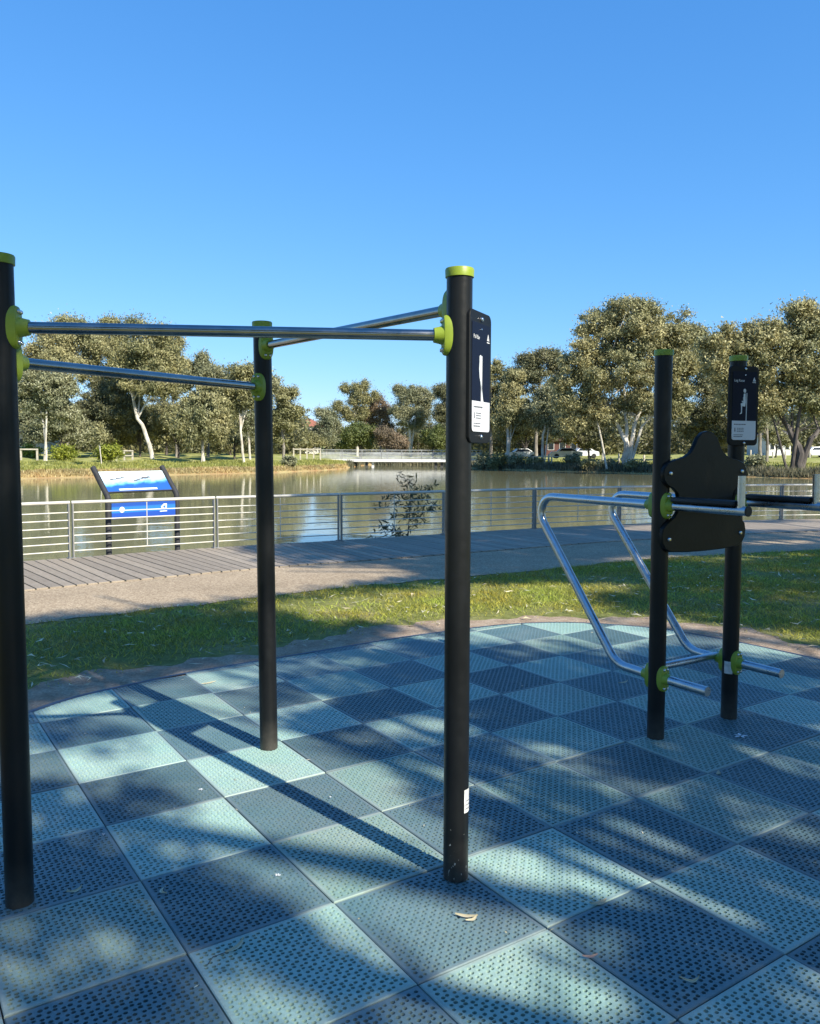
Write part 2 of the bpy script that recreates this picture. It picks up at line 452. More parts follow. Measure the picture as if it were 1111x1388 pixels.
M['grass'] = m_leaf('lawn_blade', (.24,.27,.036), (.48,.505,.09), 0.3, 1.7, (1.02, 0.78, 0.72), (0.98, 1.06, 0.95))
M['bank_grass'] = m_leaf('bank_grass_blade', (0.20, 0.21, 0.045), (0.36, 0.35, 0.10), 0.25, 0.3)
M['straw'] = m_leaf('straw_blade', (0.30, 0.21, 0.09), (0.50, 0.40, 0.20), 0.2, 0.3)
M['reed'] = m_leaf('grey_reed', (0.10, 0.10, 0.06), (0.22, 0.20, 0.13), 0.2, 0.3)
M['dry_leaf'] = m_leaf('dry_gum_leaf', (.55,.47,.32), (.78,.70,.52), 0.15, 4)
M['dry_pink'] = m_leaf('pinkish_dry_leaf', (0.42, 0.27, 0.24), (0.5, 0.36, 0.32), 0.15, 4)
M['brick'] = simple('red_brick_wall', (0.11, 0.045, 0.035), 0.85, var=0.2, scale=2)
M['cream'] = simple('cream_render', (0.62, 0.54, 0.42), 0.8, var=0.08, scale=0.5)
M['roof_red'] = simple('terracotta_roof', (0.32, 0.12, 0.07), 0.8, var=0.2, scale=1)
M['roof_dark'] = simple('dark_tiled_roof', (0.09, 0.05, 0.045), 0.85, var=0.2, scale=1)
M['roof_grey'] = simple('grey_roof', (0.16, 0.15, 0.15), 0.7, var=0.15, scale=1)
M['whitewall'] = simple('white_render', (0.72, 0.70, 0.66), 0.7, var=0.06, scale=0.5)
M['glass'] = simple('dark_window_glass', (0.02, 0.025, 0.03), 0.08, var=0.1)
M['car'] = simple('white_car_paint', (0.72, 0.73, 0.74), 0.25, var=0.03)
M['tyre'] = simple('tyre_rubber', (0.02, 0.02, 0.02), 0.8)
M['yellow'] = simple('yellow_sign_paint', (0.75, 0.55, 0.02), 0.4, var=0.04)
M['panel_sky'] = None

# ------------------------------------------------------------------ outlines of the ground, in metres
def smooth_line(P, step=0.15):
    P = np.array(P, float)
    out = []
    for i in range(len(P) - 1):
        p0 = P[max(i - 1, 0)]; p1 = P[i]; p2 = P[i + 1]; p3 = P[min(i + 2, len(P) - 1)]
        n = max(2, int(np.linalg.norm(p2 - p1) / step))
        for k in range(n):
            t = k / n
            out.append(0.5 * ((2 * p1) + (-p0 + p2) * t + (2 * p0 - 5 * p1 + 4 * p2 - p3) * t * t + (-p0 + 3 * p1 - 3 * p2 + p3) * t ** 3))
    out.append(P[-1])
    return np.array(out)
def hull(P):
    P = sorted(map(tuple, P))
    def half(Q):
        h = []
        for p in Q:
            while len(h) > 1 and (h[-1][0] - h[-2][0]) * (p[1] - h[-2][1]) - (h[-1][1] - h[-2][1]) * (p[0] - h[-2][0]) <= 0: h.pop()
            h.append(p)
        return h[:-1]
    return np.array(half(P) + half(P[::-1]))
MAT_PTS = [(-2.22, 4.5), (-2.12, 4.76), (-2.0, 4.95), (-1.87, 5.09), (-1.66, 5.31), (-1.39, 5.54), (-1.08, 5.76), (-0.87, 5.92), (-0.47, 6.22),
           (-0.07, 6.52), (0.29, 6.74), (0.52, 6.88), (0.87, 7.05), (1.22, 7.13), (1.56, 7.12), (2.0, 6.97), (2.24, 6.81), (2.47, 6.6),
           (2.66, 6.35), (2.86, 6.08), (3.0, 5.84), (3.22, 5.3), (3.4, 4.6), (3.45, 3.8), (3.35, 2.9), (3.1, 2.0), (2.6, 1.0), (1.9, 0.2),
           (1.0, -0.4), (0.0, -0.65), (-0.9, -0.45), (-1.7, 0.15), (-2.2, 1.0), (-2.45, 2.0), (-2.5, 3.0), (-2.42, 3.9)]
MAT_LOOP = hull(smooth_line(MAT_PTS + MAT_PTS[:1], 0.12)[:-1])       # counter-clockwise, convex
def mat_dist(x, y):                             # signed distance to the mat edge, positive outside
    A = MAT_LOOP; B = np.roll(A, -1, 0); d = B - A
    nrm = np.stack([d[:, 1], -d[:, 0]], 1) / np.linalg.norm(d, axis=1)[:, None]
    P = np.stack([np.ravel(x), np.ravel(y)], 1)
    ins = ((P[:, None, :] - A[None]) * nrm[None]).sum(-1).max(1)
    t = np.clip(((P[:, None, :] - A[None]) * d[None]).sum(-1) / (d * d).sum(1)[None], 0, 1)
    dist = np.linalg.norm(P[:, None, :] - (A[None] + t[..., None] * d[None]), axis=-1).min(1)
    return np.where(ins > 0, dist, -dist)
LAWN_EDGE = smooth_line([(-14, -2.5), (-9.5, 2.2), (-6, 5.0), (-4.3, 6.35), (-3.36, 7.03), (-3.03, 7.3), (-2.48, 7.72), (-2.07, 8.03), (-1.61, 8.3), (-1.38, 8.52), (-0.88, 8.95),
                         (-0.33, 9.3), (0.38, 9.6), (0.76, 9.8), (1.36, 10.22), (2.16, 10.75), (3.43, 11.55), (5.07, 12.25), (6.44, 12.7), (9, 13.4), (14, 13.9), (24, 13.0)], 0.3)
DECK_OUT = smooth_line([(-13.2, 2.6), (-10, 6.2), (-7.6, 8.8), (-6.2, 10.2), (-5.28, 10.98), (-4.78, 11.36), (-4.29, 11.74), (-3.57, 12.28), (-2.55, 12.96), (-2.12, 13.2), (-1.25, 13.7), (-0.5, 14.18),
                        (0.59, 14.86), (1.18, 15.25), (2.44, 16.0), (5.04, 17.25), (7.61, 18.15), (9.35, 18.5), (12, 18.7), (16, 18.3), (22, 16.9)], 0.1)
def arc(P):
    s = np.r_[0, np.cumsum(np.linalg.norm(np.diff(P, axis=0), axis=1))]
    return s
S_DECK = arc(DECK_OUT)
def deck_at(s):
    x = np.interp(s, S_DECK, DECK_OUT[:, 0]); y = np.interp(s, S_DECK, DECK_OUT[:, 1])
    e = 0.25
    t = np.array([np.interp(s + e, S_DECK, DECK_OUT[:, 0]) - np.interp(s - e, S_DECK, DECK_OUT[:, 0]),
                  np.interp(s + e, S_DECK, DECK_OUT[:, 1]) - np.interp(s - e, S_DECK, DECK_OUT[:, 1])])
    t /= np.linalg.norm(t)
    return np.array([x, y]), t, np.array([t[1], -t[0]])     # point, along, towards the path
DECK_W = 2.45

# ------------------------------------------------------------------ terrain: one sheet, lake bed, far bank, hills
LAKE_Z = -0.55
SH = [(-900, -150, 30), (-80, -62, 42), (-62, -40, 48)]
_ang = np.radians([-88, -60, -45, -36, -26.6, -17.9, -9.6, -6.6, -4.9, -2.9, 2.3, 4.4, 7.5, 14.5, 20.2, 24.2, 26.8, 38, 50, 65, 88])
_rad = np.array([40, 46, 52, 58, 65, 71.5, 79.5, 88, 96, 128, 128, 105, 95, 85, 78, 74, 73, 66, 58, 50, 42])
def far_shore(a): return np.interp(a, _ang, _rad)
def terrain_z(x, y):
    x = np.asarray(x, float); y = np.asarray(y, float)
    a = np.arctan2(x, y); r = np.hypot(x, y)
    rf = far_shore(a)
    # near shore: distance beyond the outer edge of the deck
    dx = np.interp(x, DECK_OUT[:, 0], DECK_OUT[:, 1])
    tn = (y - dx) * 0.8
    near = -0.06 - np.clip((tn + 0.6) / 3.2, 0, 1) * 1.5
    near = np.where(tn < -0.6, 0.0, near)
    tf = r - rf
    nz = 0.10 * np.sin(x * 0.9 + 1.3 * np.sin(y * 0.31)) + 0.06 * np.sin(y * 1.7 + x * 0.6)
    far = np.interp(tf, [-14, -1.5, 0, 1.2, 3.0, 8, 18, 40, 70, 120, 260, 600], [-1.56, -0.85, -0.55, -0.22, 0.0, 0.18, 0.5, 0.8, 1.2, 3.0, 9.0, 16.0])
    far = far + nz * np.clip(tf / 6, 0, 1)
    z = np.where(tf > -14, np.maximum(far, -1.56), np.maximum(near, -1.56))
    back = (y < dx) & (r < rf - 14)
    z = np.where(back, near, z)
    return z
radii = np.unique(np.r_[np.linspace(0.5, 9, 14), np.linspace(9, 24, 50), np.linspace(24, 60, 22), np.linspace(60, 125, 110), np.linspace(125, 165, 30), np.geomspace(165, 1500, 24)])
angs = np.unique(np.r_[np.radians(np.linspace(-180, 180, 73)), np.radians(np.linspace(-40, 40, 161))])[:-1]
RR, AA = np.meshgrid(radii, angs, indexing='ij')
TX, TY = RR * np.sin(AA), RR * np.cos(AA)
TZ = terrain_z(TX, TY)
nr, na = RR.shape
V = np.stack([TX, TY, TZ], -1).reshape(-1, 3)
ii, jj = np.meshgrid(np.arange(nr - 1), np.arange(na), indexing='ij')
Q = np.stack([ii * na + jj, ii * na + (jj + 1) % na, (ii + 1) * na + (jj + 1) % na, (ii + 1) * na + jj], -1).reshape(-1, 4)[:, ::-1]
V = np.r_[V, [[0, 0, 0]]]
me = np_mesh('ground', V, Q, True)
bmx = bmesh.new(); bmx.from_mesh(me); bmx.verts.ensure_lookup_table()
c0 = bmx.verts[len(V) - 1]
for j in range(na):
    bmx.faces.new((bmx.verts[j], c0, bmx.verts[(j + 1) % na])).smooth = True
bmesh.ops.recalc_face_normals(bmx, faces=bmx.faces)
if bmx.faces[0].normal.z < 0: bmesh.ops.reverse_faces(bmx, faces=bmx.faces)
bmx.to_mesh(me); bmx.free()
tag(link('ground', me, None, M['ground']), kind='structure')
lake = MB().add([(-260, 9, LAKE_Z), (260, 9, LAKE_Z), (260, 190, LAKE_Z), (-260, 190, LAKE_Z)], [(0, 1, 2, 3)]).build('lake', M['water'], smooth=False)
tag(lake, kind='structure')

# ------------------------------------------------------------------ path and soil strip
def strip(A, B, z, name, m):
    n = len(A); vs = [(*p, z) for p in A] + [(*p, z) for p in B]
    return tag(MB().add(vs, [(i, i + 1, n + i + 1, n + i) for i in range(n - 1)]).build(name, m, smooth=False), kind='structure')
ss = np.linspace(0.3, S_DECK[-1] - 0.3, 160)
inner = np.array([deck_at(s)[0] + deck_at(s)[2] * (DECK_W + 0.0) for s in ss])
le_s = arc(LAWN_EDGE)
def nearest_on(Pl, q):
    i = np.argmin(((Pl - q) ** 2).sum(1)); return Pl[i]
lawn_side = []
for p in inner:
    lawn_side.append(nearest_on(LAWN_EDGE, p))
lawn_side = np.array(lawn_side)
lawn_side = np.stack([np.convolve(np.pad(lawn_side[:, k], 4, 'edge'), np.ones(9) / 9, 'valid') for k in range(2)], 1)
wob = 0.05 * np.sin(np.arange(len(ss)) * 1.7) + 0.03 * np.sin(np.arange(len(ss)) * 4.1)
lawn_side[:, 1] += wob
strip(lawn_side, inner, 0.006, 'path', M['path'])
mc = MAT_LOOP.mean(0)
th = np.linspace(0, 2 * math.pi, 240, endpoint=False)
def ring_of(off):
    A = MAT_LOOP; B = np.roll(A, -1, 0)
    s = np.r_[0, np.cumsum(np.linalg.norm(B - A, axis=1))]
    q = np.linspace(0, s[-1], 240, endpoint=False)
    AA_ = np.r_[A, A[:1]]
    P = np.stack([np.interp(q, s, AA_[:, 0]), np.interp(q, s, AA_[:, 1])], 1)
    t = np.roll(P, -2, 0) - np.roll(P, 2, 0); t /= np.linalg.norm(t, axis=1)[:, None]
    nn = np.stack([t[:, 1], -t[:, 0]], 1)
    return P + nn * np.asarray(off)[..., None] if np.ndim(off) else P + nn * off
k = np.arange(240)
off = 0.42 + 0.12 * np.sin(k * 0.21) + 0.07 * np.sin(k * 0.77 + 1) + 0.05 * np.sin(k * 1.9)
Ain, Aout = ring_of(-0.02), ring_of(off)
tag(MB().add([(*p, 0.004) for p in Ain] + [(*p, 0.004) for p in Aout], [(i, (i + 1) % 240, 240 + (i + 1) % 240, 240 + i) for i in range(240)]).build('soil', M['soil'], smooth=False), kind='structure')

# ------------------------------------------------------------------ rubber tile mat
TH, TO, TS = 0.5904, np.array([-0.4367 * EYE, 1.5448 * EYE]), 0.5
te1, te2 = np.array([math.cos(TH), math.sin(TH)]), np.array([-math.sin(TH), math.cos(TH)])
mat_root = empty('rubber_mat', (TO[0], TO[1], 0), TH)
tag(mat_root, kind='structure')
def tile_mesh(n=24):
    m_ = TS - 0.004; rim = 0.013; z1 = 0.016; zb = 0.003; ch = 0.003
    x0 = 0.002 + rim; pit = (m_ - 2 * rim) / n
    V = []; Qs = []
    def grid_v(i, j): return j * (n + 1) + i
    for j in range(n + 1):
        for i in range(n + 1):
            V.append((x0 + i * pit, x0 + j * pit, z1))
    rnd = random.Random(3)
    for j in range(n):
        for i in range(n):
            d = (i - j) % 2; s = ((i + j) // 2) % 2
            u = (0.13 if d == 0 else -0.13); v = (0.11 if s == 0 else -0.11)
            cx = x0 + (i + 0.5 + u - v + rnd.uniform(-.05, .05)) * pit
            cy = x0 + (j + 0.5 - u - v + rnd.uniform(-.05, .05)) * pit
            cx = min(max(cx, x0 + (i + 0.36) * pit), x0 + (i + 0.64) * pit); cy = min(max(cy, x0 + (j + 0.36) * pit), x0 + (j + 0.64) * pit)
            b = len(V)
            rr = 0.315 * pit * rnd.uniform(0.9, 1.12)
            for ring_z in (z1, zb):
                for k in range(8):
                    a = math.pi / 8 + k * math.pi / 4
                    V.append((cx + rr * 1.12 * math.cos(a), cy + rr * math.sin(a), ring_z))
            c = [grid_v(i, j), grid_v(i + 1, j), grid_v(i + 1, j + 1), grid_v(i, j + 1)]
            o = [b + k for k in range(8)]           # angles 22.5, 67.5, 112.5 ...
            Qs += [(c[0], c[1], o[6], o[5]), (c[1], c[2], o[0], o[7]), (c[2], c[3], o[2], o[1]), (c[3], c[0], o[4], o[3])]
            Qs += [(c[0], o[5], o[4]), (c[1], o[7], o[6]), (c[2], o[1], o[0]), (c[3], o[3], o[2])]
            for k in range(8):
                Qs.append((o[k], o[(k + 1) % 8], b + 8 + (k + 1) % 8, b + 8 + k))
    b = len(V); lo, hi = 0.002, 0.002 + m_; a0, a1 = x0, x0 + n * pit
    def sq(l, h, z): return [(l, l, z), (h, l, z), (h, h, z), (l, h, z)]
    V += sq(lo + ch, hi - ch, z1) + sq(lo, hi, z1 - ch) + sq(lo, hi, 0.002)
    inn = [[grid_v(i, 0) for i in range(n + 1)], [grid_v(n, j) for j in range(n + 1)], [grid_v(i, n) for i in range(n, -1, -1)], [grid_v(0, j) for j in range(n, -1, -1)]]
    for k in range(4):
        Qs.append(tuple([b + k, b + (k + 1) % 4] + inn[k][::-1]))
        for q in (0, 4): Qs.append((b + q + k, b + q + 4 + k, b + q + 4 + (k + 1) % 4, b + q + (k + 1) % 4))
    me = bpy.data.meshes.new('tile'); me.from_pydata(V, [], Qs); me.update()
    return me
T_ME = tile_mesh()
T_ME.materials.append(M['tile_light'])
loop_t = np.stack([(MAT_LOOP - TO) @ te1, (MAT_LOOP - TO) @ te2], 1)       # the edge in tile coordinates
ti0, tj0 = np.floor(loop_t.min(0) / TS).astype(int); ti1, tj1 = np.ceil(loop_t.max(0) / TS).astype(int)
lA = loop_t; lB = np.roll(loop_t, -1, 0); ld = lB - lA
ln = np.stack([ld[:, 1], -ld[:, 0]], 1) / np.linalg.norm(ld, axis=1)[:, None]
tr = random.Random(5)
for i in range(ti0, ti1):
    for j in range(tj0, tj1):
        cs = np.array([(i, j), (i + 1, j), (i + 1, j + 1), (i, j + 1)], float) * TS
        sd = ((cs[:, None] - lA[None]) * ln[None]).sum(-1)           # corner x segment
        if (sd.min(0) >= -0.03).any(): continue
        cut = [k for k in range(len(lA)) if sd[:, k].max() > -0.002]
        # leave out tiles far behind the camera
        wc = TO + te1 * (i + .5) * TS + te2 * (j + .5) * TS
        mat_ = M['tile_dark'] if (i + j) % 2 == 0 else M['tile_light']
        if not cut:
            me = T_ME
        else:
            bm = bmesh.new(); bm.from_mesh(T_ME)
            for k in cut:
                g = bm.verts[:] + bm.edges[:] + bm.faces[:]
                p = lA[k] - np.array([i, j]) * TS
                bmesh.ops.bisect_plane(bm, geom=g, plane_co=(p[0], p[1], 0), plane_no=(ln[k][0], ln[k][1], 0), clear_outer=True, dist=1e-6)
                if not bm.faces: break
            if not bm.faces: bm.free(); continue
            me = bpy.data.meshes.new('tile'); bm.to_mesh(me); bm.free(); me.materials.append(M['tile_light'])
        o = link('tile', me, mat_root)
        o.location = (i * TS, j * TS, tr.uniform(-0.001, 0.0015))
        o.rotation_euler = (tr.gauss(0, 0.003), tr.gauss(0, 0.003), tr.gauss(0, 0.0012))
        o.material_slots[0].link = 'OBJECT'; o.material_slots[0].material = mat_
lt = [(p[0], p[1], 0.0025) for p in loop_t]
MB().add(lt, [tuple(range(len(lt)))]).build('underlay', M['base'], mat_root, smooth=False)
eA = ring_of(0.001); eT = ring_of(0.02); eO = ring_of(0.075)
loc = lambda P, z: [((p - TO) @ te1, (p - TO) @ te2, z) for p in P]
MB().add(loc(eA, 0.0165) + loc(eT, 0.0175) + loc(eO, 0.0045), [(a * 240 + i, a * 240 + (i + 1) % 240, (a + 1) * 240 + (i + 1) % 240, (a + 1) * 240 + i) for a in (0, 1) for i in range(240)]).build('edging', M['edging'], mat_root, smooth=False)

# ------------------------------------------------------------------ exercise frames
RP = 0.0445
def clamp_part(parent, c, direc, m=None):       # lime bracket hugging a post, boss pointing along direc
    d = Vector((direc[0], direc[1], 0)).normalized(); y = Vector((0, 0, 1)).cross(d); z = Vector((0, 0, 1)); c = Vector(c)
    def outl(sc, x, n=28):
        ps = []
        for k in range(n):
            a = 2 * math.pi * k / n
            ca, sa = math.cos(a), math.sin(a)
            px_ = 0.035 * sc * math.copysign(abs(ca) ** 0.75, ca); pz_ = 0.069 * (0.72 * sc + 0.28 if sc < 1 else 1) * math.copysign(abs(sa) ** 0.75, sa)
            ps.append(c + d * x + y * px_ + z * pz_)
        return ps
    b = MB().rings([outl(1.0, 0.018), outl(1.0, RP + 0.004), outl(0.93, RP + 0.011), outl(0.8, RP + 0.014)])
    b.lathe([(0.033, RP + 0.012), (0.031, RP + 0.02), (0.0265, RP + 0.038), (0.0255, RP + 0.044), (0.022, RP + 0.045)], 20, c, (y, z, d))
    o = b.build('clamp', m or M['lime'], parent)
    for sz in (-1, 1):
        for sy in (-1, 1):
            MB().lathe([(0.0075, RP + 0.013), (0.0075, RP + 0.017), (0.005, RP + 0.0205), (0.002, RP + 0.0215)], 10, c + z * (0.049 * sz) + y * (0.012 * sy), (y, z, d)).build('bolt', M['bolt'], o)
    return o
def post_part(parent, xy, h, label=None):
    o = MB().tube([(0, 0, 0.0), (0, 0, 0.3), (0, 0, h * 0.6), (0, 0, h - 0.02)], RP, 32).build('post', M['post'], parent)
    o.location = (xy[0], xy[1], 0.016)
    MB().lathe([(RP - 0.003, h - 0.032), (RP + 0.0045, h - 0.031), (RP + 0.0055, h - 0.006), (RP + 0.003, h - 0.001), (RP - 0.004, h)], 32).build('cap', M['lime'], o)
    if label: o['label'] = label
    return o
def wrap_sticker(post, ang, wid, z0, z1, lines=3):
    r = RP + 0.0008; n = 8
    vs = [(r * math.cos(ang + wid * (k / n - .5)), r * math.sin(ang + wid * (k / n - .5)), z) for z in (z0, z1) for k in range(n + 1)]
    s = MB().add(vs, [(k, k + 1, n + 2 + k, n + 1 + k) for k in range(n)]).build('sticker', M['sticker'], post)
    rr = r + 0.0006; b = MB()
    for i in range(lines):
        zc = z0 + (z1 - z0) * (0.15 + 0.17 * i); hh = 0.0035
        w0, w1 = ang - wid * 0.36, ang + wid * (0.36 if i % 2 else 0.2)
        vs = [(rr * math.cos(w0 + (w1 - w0) * k / 4), rr * math.sin(w0 + (w1 - w0) * k / 4), z) for z in (zc, zc + hh) for k in range(5)]
        b.add(vs, [(k, k + 1, 6 + k, 5 + k) for k in range(4)])
    b.build('sticker_print', M['ink'], post)

def rrect(w, h, r, n=5, lower_only=False):
    out = []
    for (sx, sy, a0) in ((1, -1, -90), (1, 1, 0), (-1, 1, 90), (-1, -1, 180)):
        q = r if not (lower_only and sy > 0) else 0.0005
        for k in range(n + 1):
            a = R_(a0 + 90 * k / n)
            out.append((sx * (w / 2 - q) + q * math.cos(a), sy * (h / 2 - q) + q * math.sin(a)))
    return out
FONT_CACHE = {}
def text_mesh(s, size):
    c = bpy.data.curves.new('lettering', 'FONT'); c.body = s; c.size = size; c.extrude = 0.0
    o = bpy.data.objects.new('lettering', c); COL.objects.link(o)
    bpy.context.view_layer.update()
    me = bpy.data.meshes.new_from_object(o.evaluated_get(bpy.context.evaluated_depsgraph_get()))
    bpy.data.objects.remove(o); bpy.data.curves.remove(c)
    me.name = 'lettering'; me.materials.clear()
    return me
def info_panel(parent, centre, wdir, W=0.205, Hh=0.45, title='Leg Raise', figure='seat'):
    w = Vector((wdir[0], wdir[1], 0)).normalized(); n = Vector((w.y, -w.x, 0)); z = Vector((0, 0, 1)); c = Vector(centre)
    P = lambda a, b, d: c + w * a + z * b + n * d
    def plate(name, pts, d0, d1, m, par, bev=0.0):
        loops = [[P(a, b, d0) for a, b in pts], [P(a, b, d1 - bev) for a, b in pts]]
        if bev:
            mx = sum(a for a, b in pts) / len(pts); mz = sum(b for a, b in pts) / len(pts)
            loops.append([P(mx + (a - mx) * (1 - bev / 0.1), mz + (b - mz) * (1 - bev / 0.22), d1) for a, b in pts])
        return MB().rings(loops).build(name, m, par)
    base = plate('info_panel', rrect(W, Hh, 0.024), -0.008, 0.006, M['black'], parent, 0.002)
    fw = W - 0.036
    plate('face', [(a, b + 0.012) for a, b in rrect(fw, 0.35, 0.004)], 0.006, 0.0075, M['navy'], base)
    plate('face_label', [(a, b - 0.135) for a, b in rrect(fw, 0.105, 0.013, lower_only=True)], 0.0075, 0.0085, M['pale'], base)
    for sz in (0.202, -0.205):
        MB().lathe([(0.0085, 0.006), (0.0085, 0.009), (0.006, 0.0125), (0.002, 0.0137)], 12, P(0.004, sz, 0), (w, z, n)).build('bolt', M['bolt'], base)
    MB().lathe([(0.0035, 0.0075), (0.0025, 0.0095)], 8, P(0.004, 0.168, 0), (w, z, n)).build('rivet', M['bolt'], base)
    tm = text_mesh(title, 0.019); tm.materials.append(M['white'])
    to = link('lettering', tm, base)
    mw = Matrix.Identity(4)
    for r_ in range(3): mw[r_][0], mw[r_][1], mw[r_][2], mw[r_][3] = w[r_], z[r_], n[r_], P(-fw / 2 + 0.01, 0.131, 0.0084)[r_]
    to.matrix_local = mw
    def poly(name, polys, m, d0=0.0075, d1=0.0083):
        b = MB()
        for pts in polys: b.rings([[P(a, q, d0) for a, q in pts], [P(a, q, d1) for a, q in pts]])
        return b.build(name, m, base, smooth=False)
    lx = fw / 2 - 0.018
    poly('logo', [[(lx - 0.010, 0.135), (lx - 0.006, 0.135), (lx, 0.148), (lx + 0.006, 0.135), (lx + 0.010, 0.135), (lx, 0.158)],
                  [(lx - 0.004, 0.135), (lx + 0.004, 0.135), (lx, 0.143)],
                  [(lx - 0.012, 0.127), (lx - 0.003, 0.127), (lx - 0.003, 0.1305), (lx - 0.012, 0.1305)], [(lx - 0.001, 0.127), (lx + 0.012, 0.127), (lx + 0.012, 0.1305), (lx - 0.001, 0.1305)]], M['white'])
    circ = lambda a, b, r: [(a + r * math.cos(t * math.pi / 6), b + r * 1.2 * math.sin(t * math.pi / 6)) for t in range(12)]
    if figure == 'seat':
        poly('pictogram', [circ(0.001, 0.082, 0.0095), [(-0.006, 0.066), (0.006, 0.068), (0.010, 0.02), (0.006, -0.004), (-0.022, -0.002), (-0.026, 0.012), (-0.008, 0.016)],
                           [(-0.026, 0.012), (-0.015, -0.002), (-0.016, -0.042), (-0.031, -0.047), (-0.030, -0.043), (-0.022, -0.036), (-0.023, -0.004)],
                           [(-0.010, 0.045), (-0.004, 0.05), (-0.008, 0.024), (-0.018, 0.028), (-0.019, 0.022), (-0.012, 0.018), (-0.006, 0.016)]], M['skin_print'])
        poly('pictogram_post', [[(0.014, 0.070), (0.0185, 0.070), (0.0175, -0.082), (0.0125, -0.082)]], M['skin_print'])
    else:
        poly('pictogram', [[(-0.016, 0.072), (-0.010, 0.078), (-0.001, 0.078), (0.0, 0.05), (0.001, 0.02), (0.003, -0.01), (0.008, -0.036), (0.019, -0.074), (0.024, -0.082), (0.012, -0.084), (0.004, -0.05), (-0.006, -0.015), (-0.014, 0.0), (-0.019, 0.03), (-0.016, 0.052)]], M['skin_print'])
        poly('pictogram_post', [[(0.0015, 0.076), (0.010, 0.076), (0.0075, -0.116), (-0.001, -0.116)]], M['pale'])
    rr_ = random.Random(len(title)); lines = []
    def words(x, y, x1, h):
        while x < x1:
            ww = rr_.uniform(0.006, 0.014); lines.append([(x, y), (min(x + ww, x1), y), (min(x + ww, x1), y + h), (x, y + h)]); x += ww + 0.0022
    l0 = -fw / 2 + 0.014
    words(l0, -0.105, l0 + 0.085, 0.0055)
    for q in range(3): words(l0 + 0.022, -0.1255 - q * 0.0085, l0 + 0.07, 0.0035)
    lines.append([(l0 + 0.004, -0.142), (l0 + 0.012, -0.142), (l0 + 0.010, -0.121), (l0 + 0.005, -0.121)])
    words(l0, -0.161, l0 + 0.065, 0.0034); words(l0, -0.171, l0 + 0.06, 0.0045)
    poly('label_print', lines, M['ink'], 0.0085, 0.009)
    return base

A_, B_, C_, D_, E_ = (np.array(p) for p in ((-1.303, 2.634), (0.167, 2.812), (-0.716, 4.06), (1.309, 4.233), (1.828, 4.564)))
frame = empty('pull_up_frame', (0, 0, 0), 0, 'tall black three-post pull-up frame with steel bars and lime caps on the blue tiles', 'pull-up frame')
pA = post_part(frame, A_, 2.135); pB = post_part(frame, B_, 2.135); pC = post_part(frame, C_, 2.15)
pA.rotation_euler[1] = -0.0066; pC.rotation_euler[1] = -0.0085        # these two stand slightly out of plumb
A_ = A_ + np.array([-0.0125, 0]); C_ = C_ + np.array([-0.0165, 0])
pB.data.materials[0] = M['post_chipped']
wrap_sticker(pB, R_(-28), R_(52), 0.245, 0.328)
def bar_between(P1, z1, P2, z2, rad=0.019, m=None):
    d = P2 - P1; L_ = np.linalg.norm(d); d = d / L_
    a = P1 + d * (RP + 0.028); b = P2 - d * (RP + 0.028)
    MB().tube([(*a, z1), (*((a + b) / 2), (z1 + z2) / 2), (*b, z2)], rad, 20).build('pull_up_bar', m or M['bar'], frame)
    clamp_part(frame, (*P1, z1), d); clamp_part(frame, (*P2, z2), -d)
bar_between(A_, 1.922, B_, 1.924)
bar_between(A_, 1.815, C_, 1.842)
bar_between(C_, 2.045, B_, 2.02)
info_panel(frame, (0.240, 2.862, 1.785), (0.44, 0.9), 0.205, 0.455, 'Pull Bar', 'hang')

dip = empty('dip_station', (0, 0, 0), 0, 'black two-post dip and leg raise station with backboard, bent steel tubes and arm pads', 'exercise station')
ud = (E_ - D_); LDE = np.linalg.norm(ud); ud = ud / LDE; nd = np.array([ud[1], -ud[0]])
pD = post_part(dip, D_, 2.04); pE = post_part(dip, E_, 2.05)
wrap_sticker(pE, R_(-125), R_(60), 0.262, 0.332, 0)
RT = 0.0245
Z_UP, Z_LO = 1.252, 0.343
for Pp in (D_, E_):
    q = lambda t, z: (Pp[0] - nd[0] * t, Pp[1] - nd[1] * t, z)
    path = fillet([q(RP + 0.02, Z_UP), q(1.035, Z_UP + 0.004), q(0.285, Z_LO + 0.004), q(RP + 0.02, Z_LO)], [0.10, 0.16], 10)
    MB().tube(path, RT, 20).build('dip_bar', M['galv'], dip)
    clamp_part(dip, (*Pp, Z_UP), -nd, M['lime_dull']); clamp_part(dip, (*Pp, Z_LO), -nd)
    clamp_part(dip, (*Pp, Z_UP), nd); clamp_part(dip, (*Pp, Z_LO), nd)
    g = lambda t, z: (Pp[0] + nd[0] * t, Pp[1] + nd[1] * t, z)
    MB().tube([g(RP + 0.02, Z_LO), g(0.318, Z_LO)], RT, 20).build('foot_peg', M['galv'], dip)
    arm = MB().tube([g(RP + 0.02, Z_UP), g(0.513, Z_UP)], RT - 0.002, 20).build('arm_bar', M['galv'], dip)
    pz = Z_UP + 0.033
    A3 = ((nd[0], nd[1], 0), (ud[0], ud[1], 0), (0, 0, 1))
    prof = [(-0.034, -0.014), (0.034, -0.014), (0.040, -0.004), (0.036, 0.012), (0.02, 0.018), (-0.02, 0.018), (-0.036, 0.012), (-0.040, -0.004)]
    MB().rings([[Vector(g(t, pz)) + Vector(A3[1]) * (a * s) + Vector((0, 0, b * s)) for a, b in prof] for t, s in ((0.085, 0.7), (0.095, .84), (0.448, .84), (0.456, 0.7))]).build('arm_pad', M['rubber'], dip)
    MB().tube([g(0.476, Z_UP + 0.012), g(0.476, 1.418)], 0.0185, 16).build('hand_grip', M['galv'], dip)
    MB().tube([g(0.513, Z_UP), g(0.519, Z_UP)], RT + 0.0005, 20).build('end_cap', M['rubber'], dip)
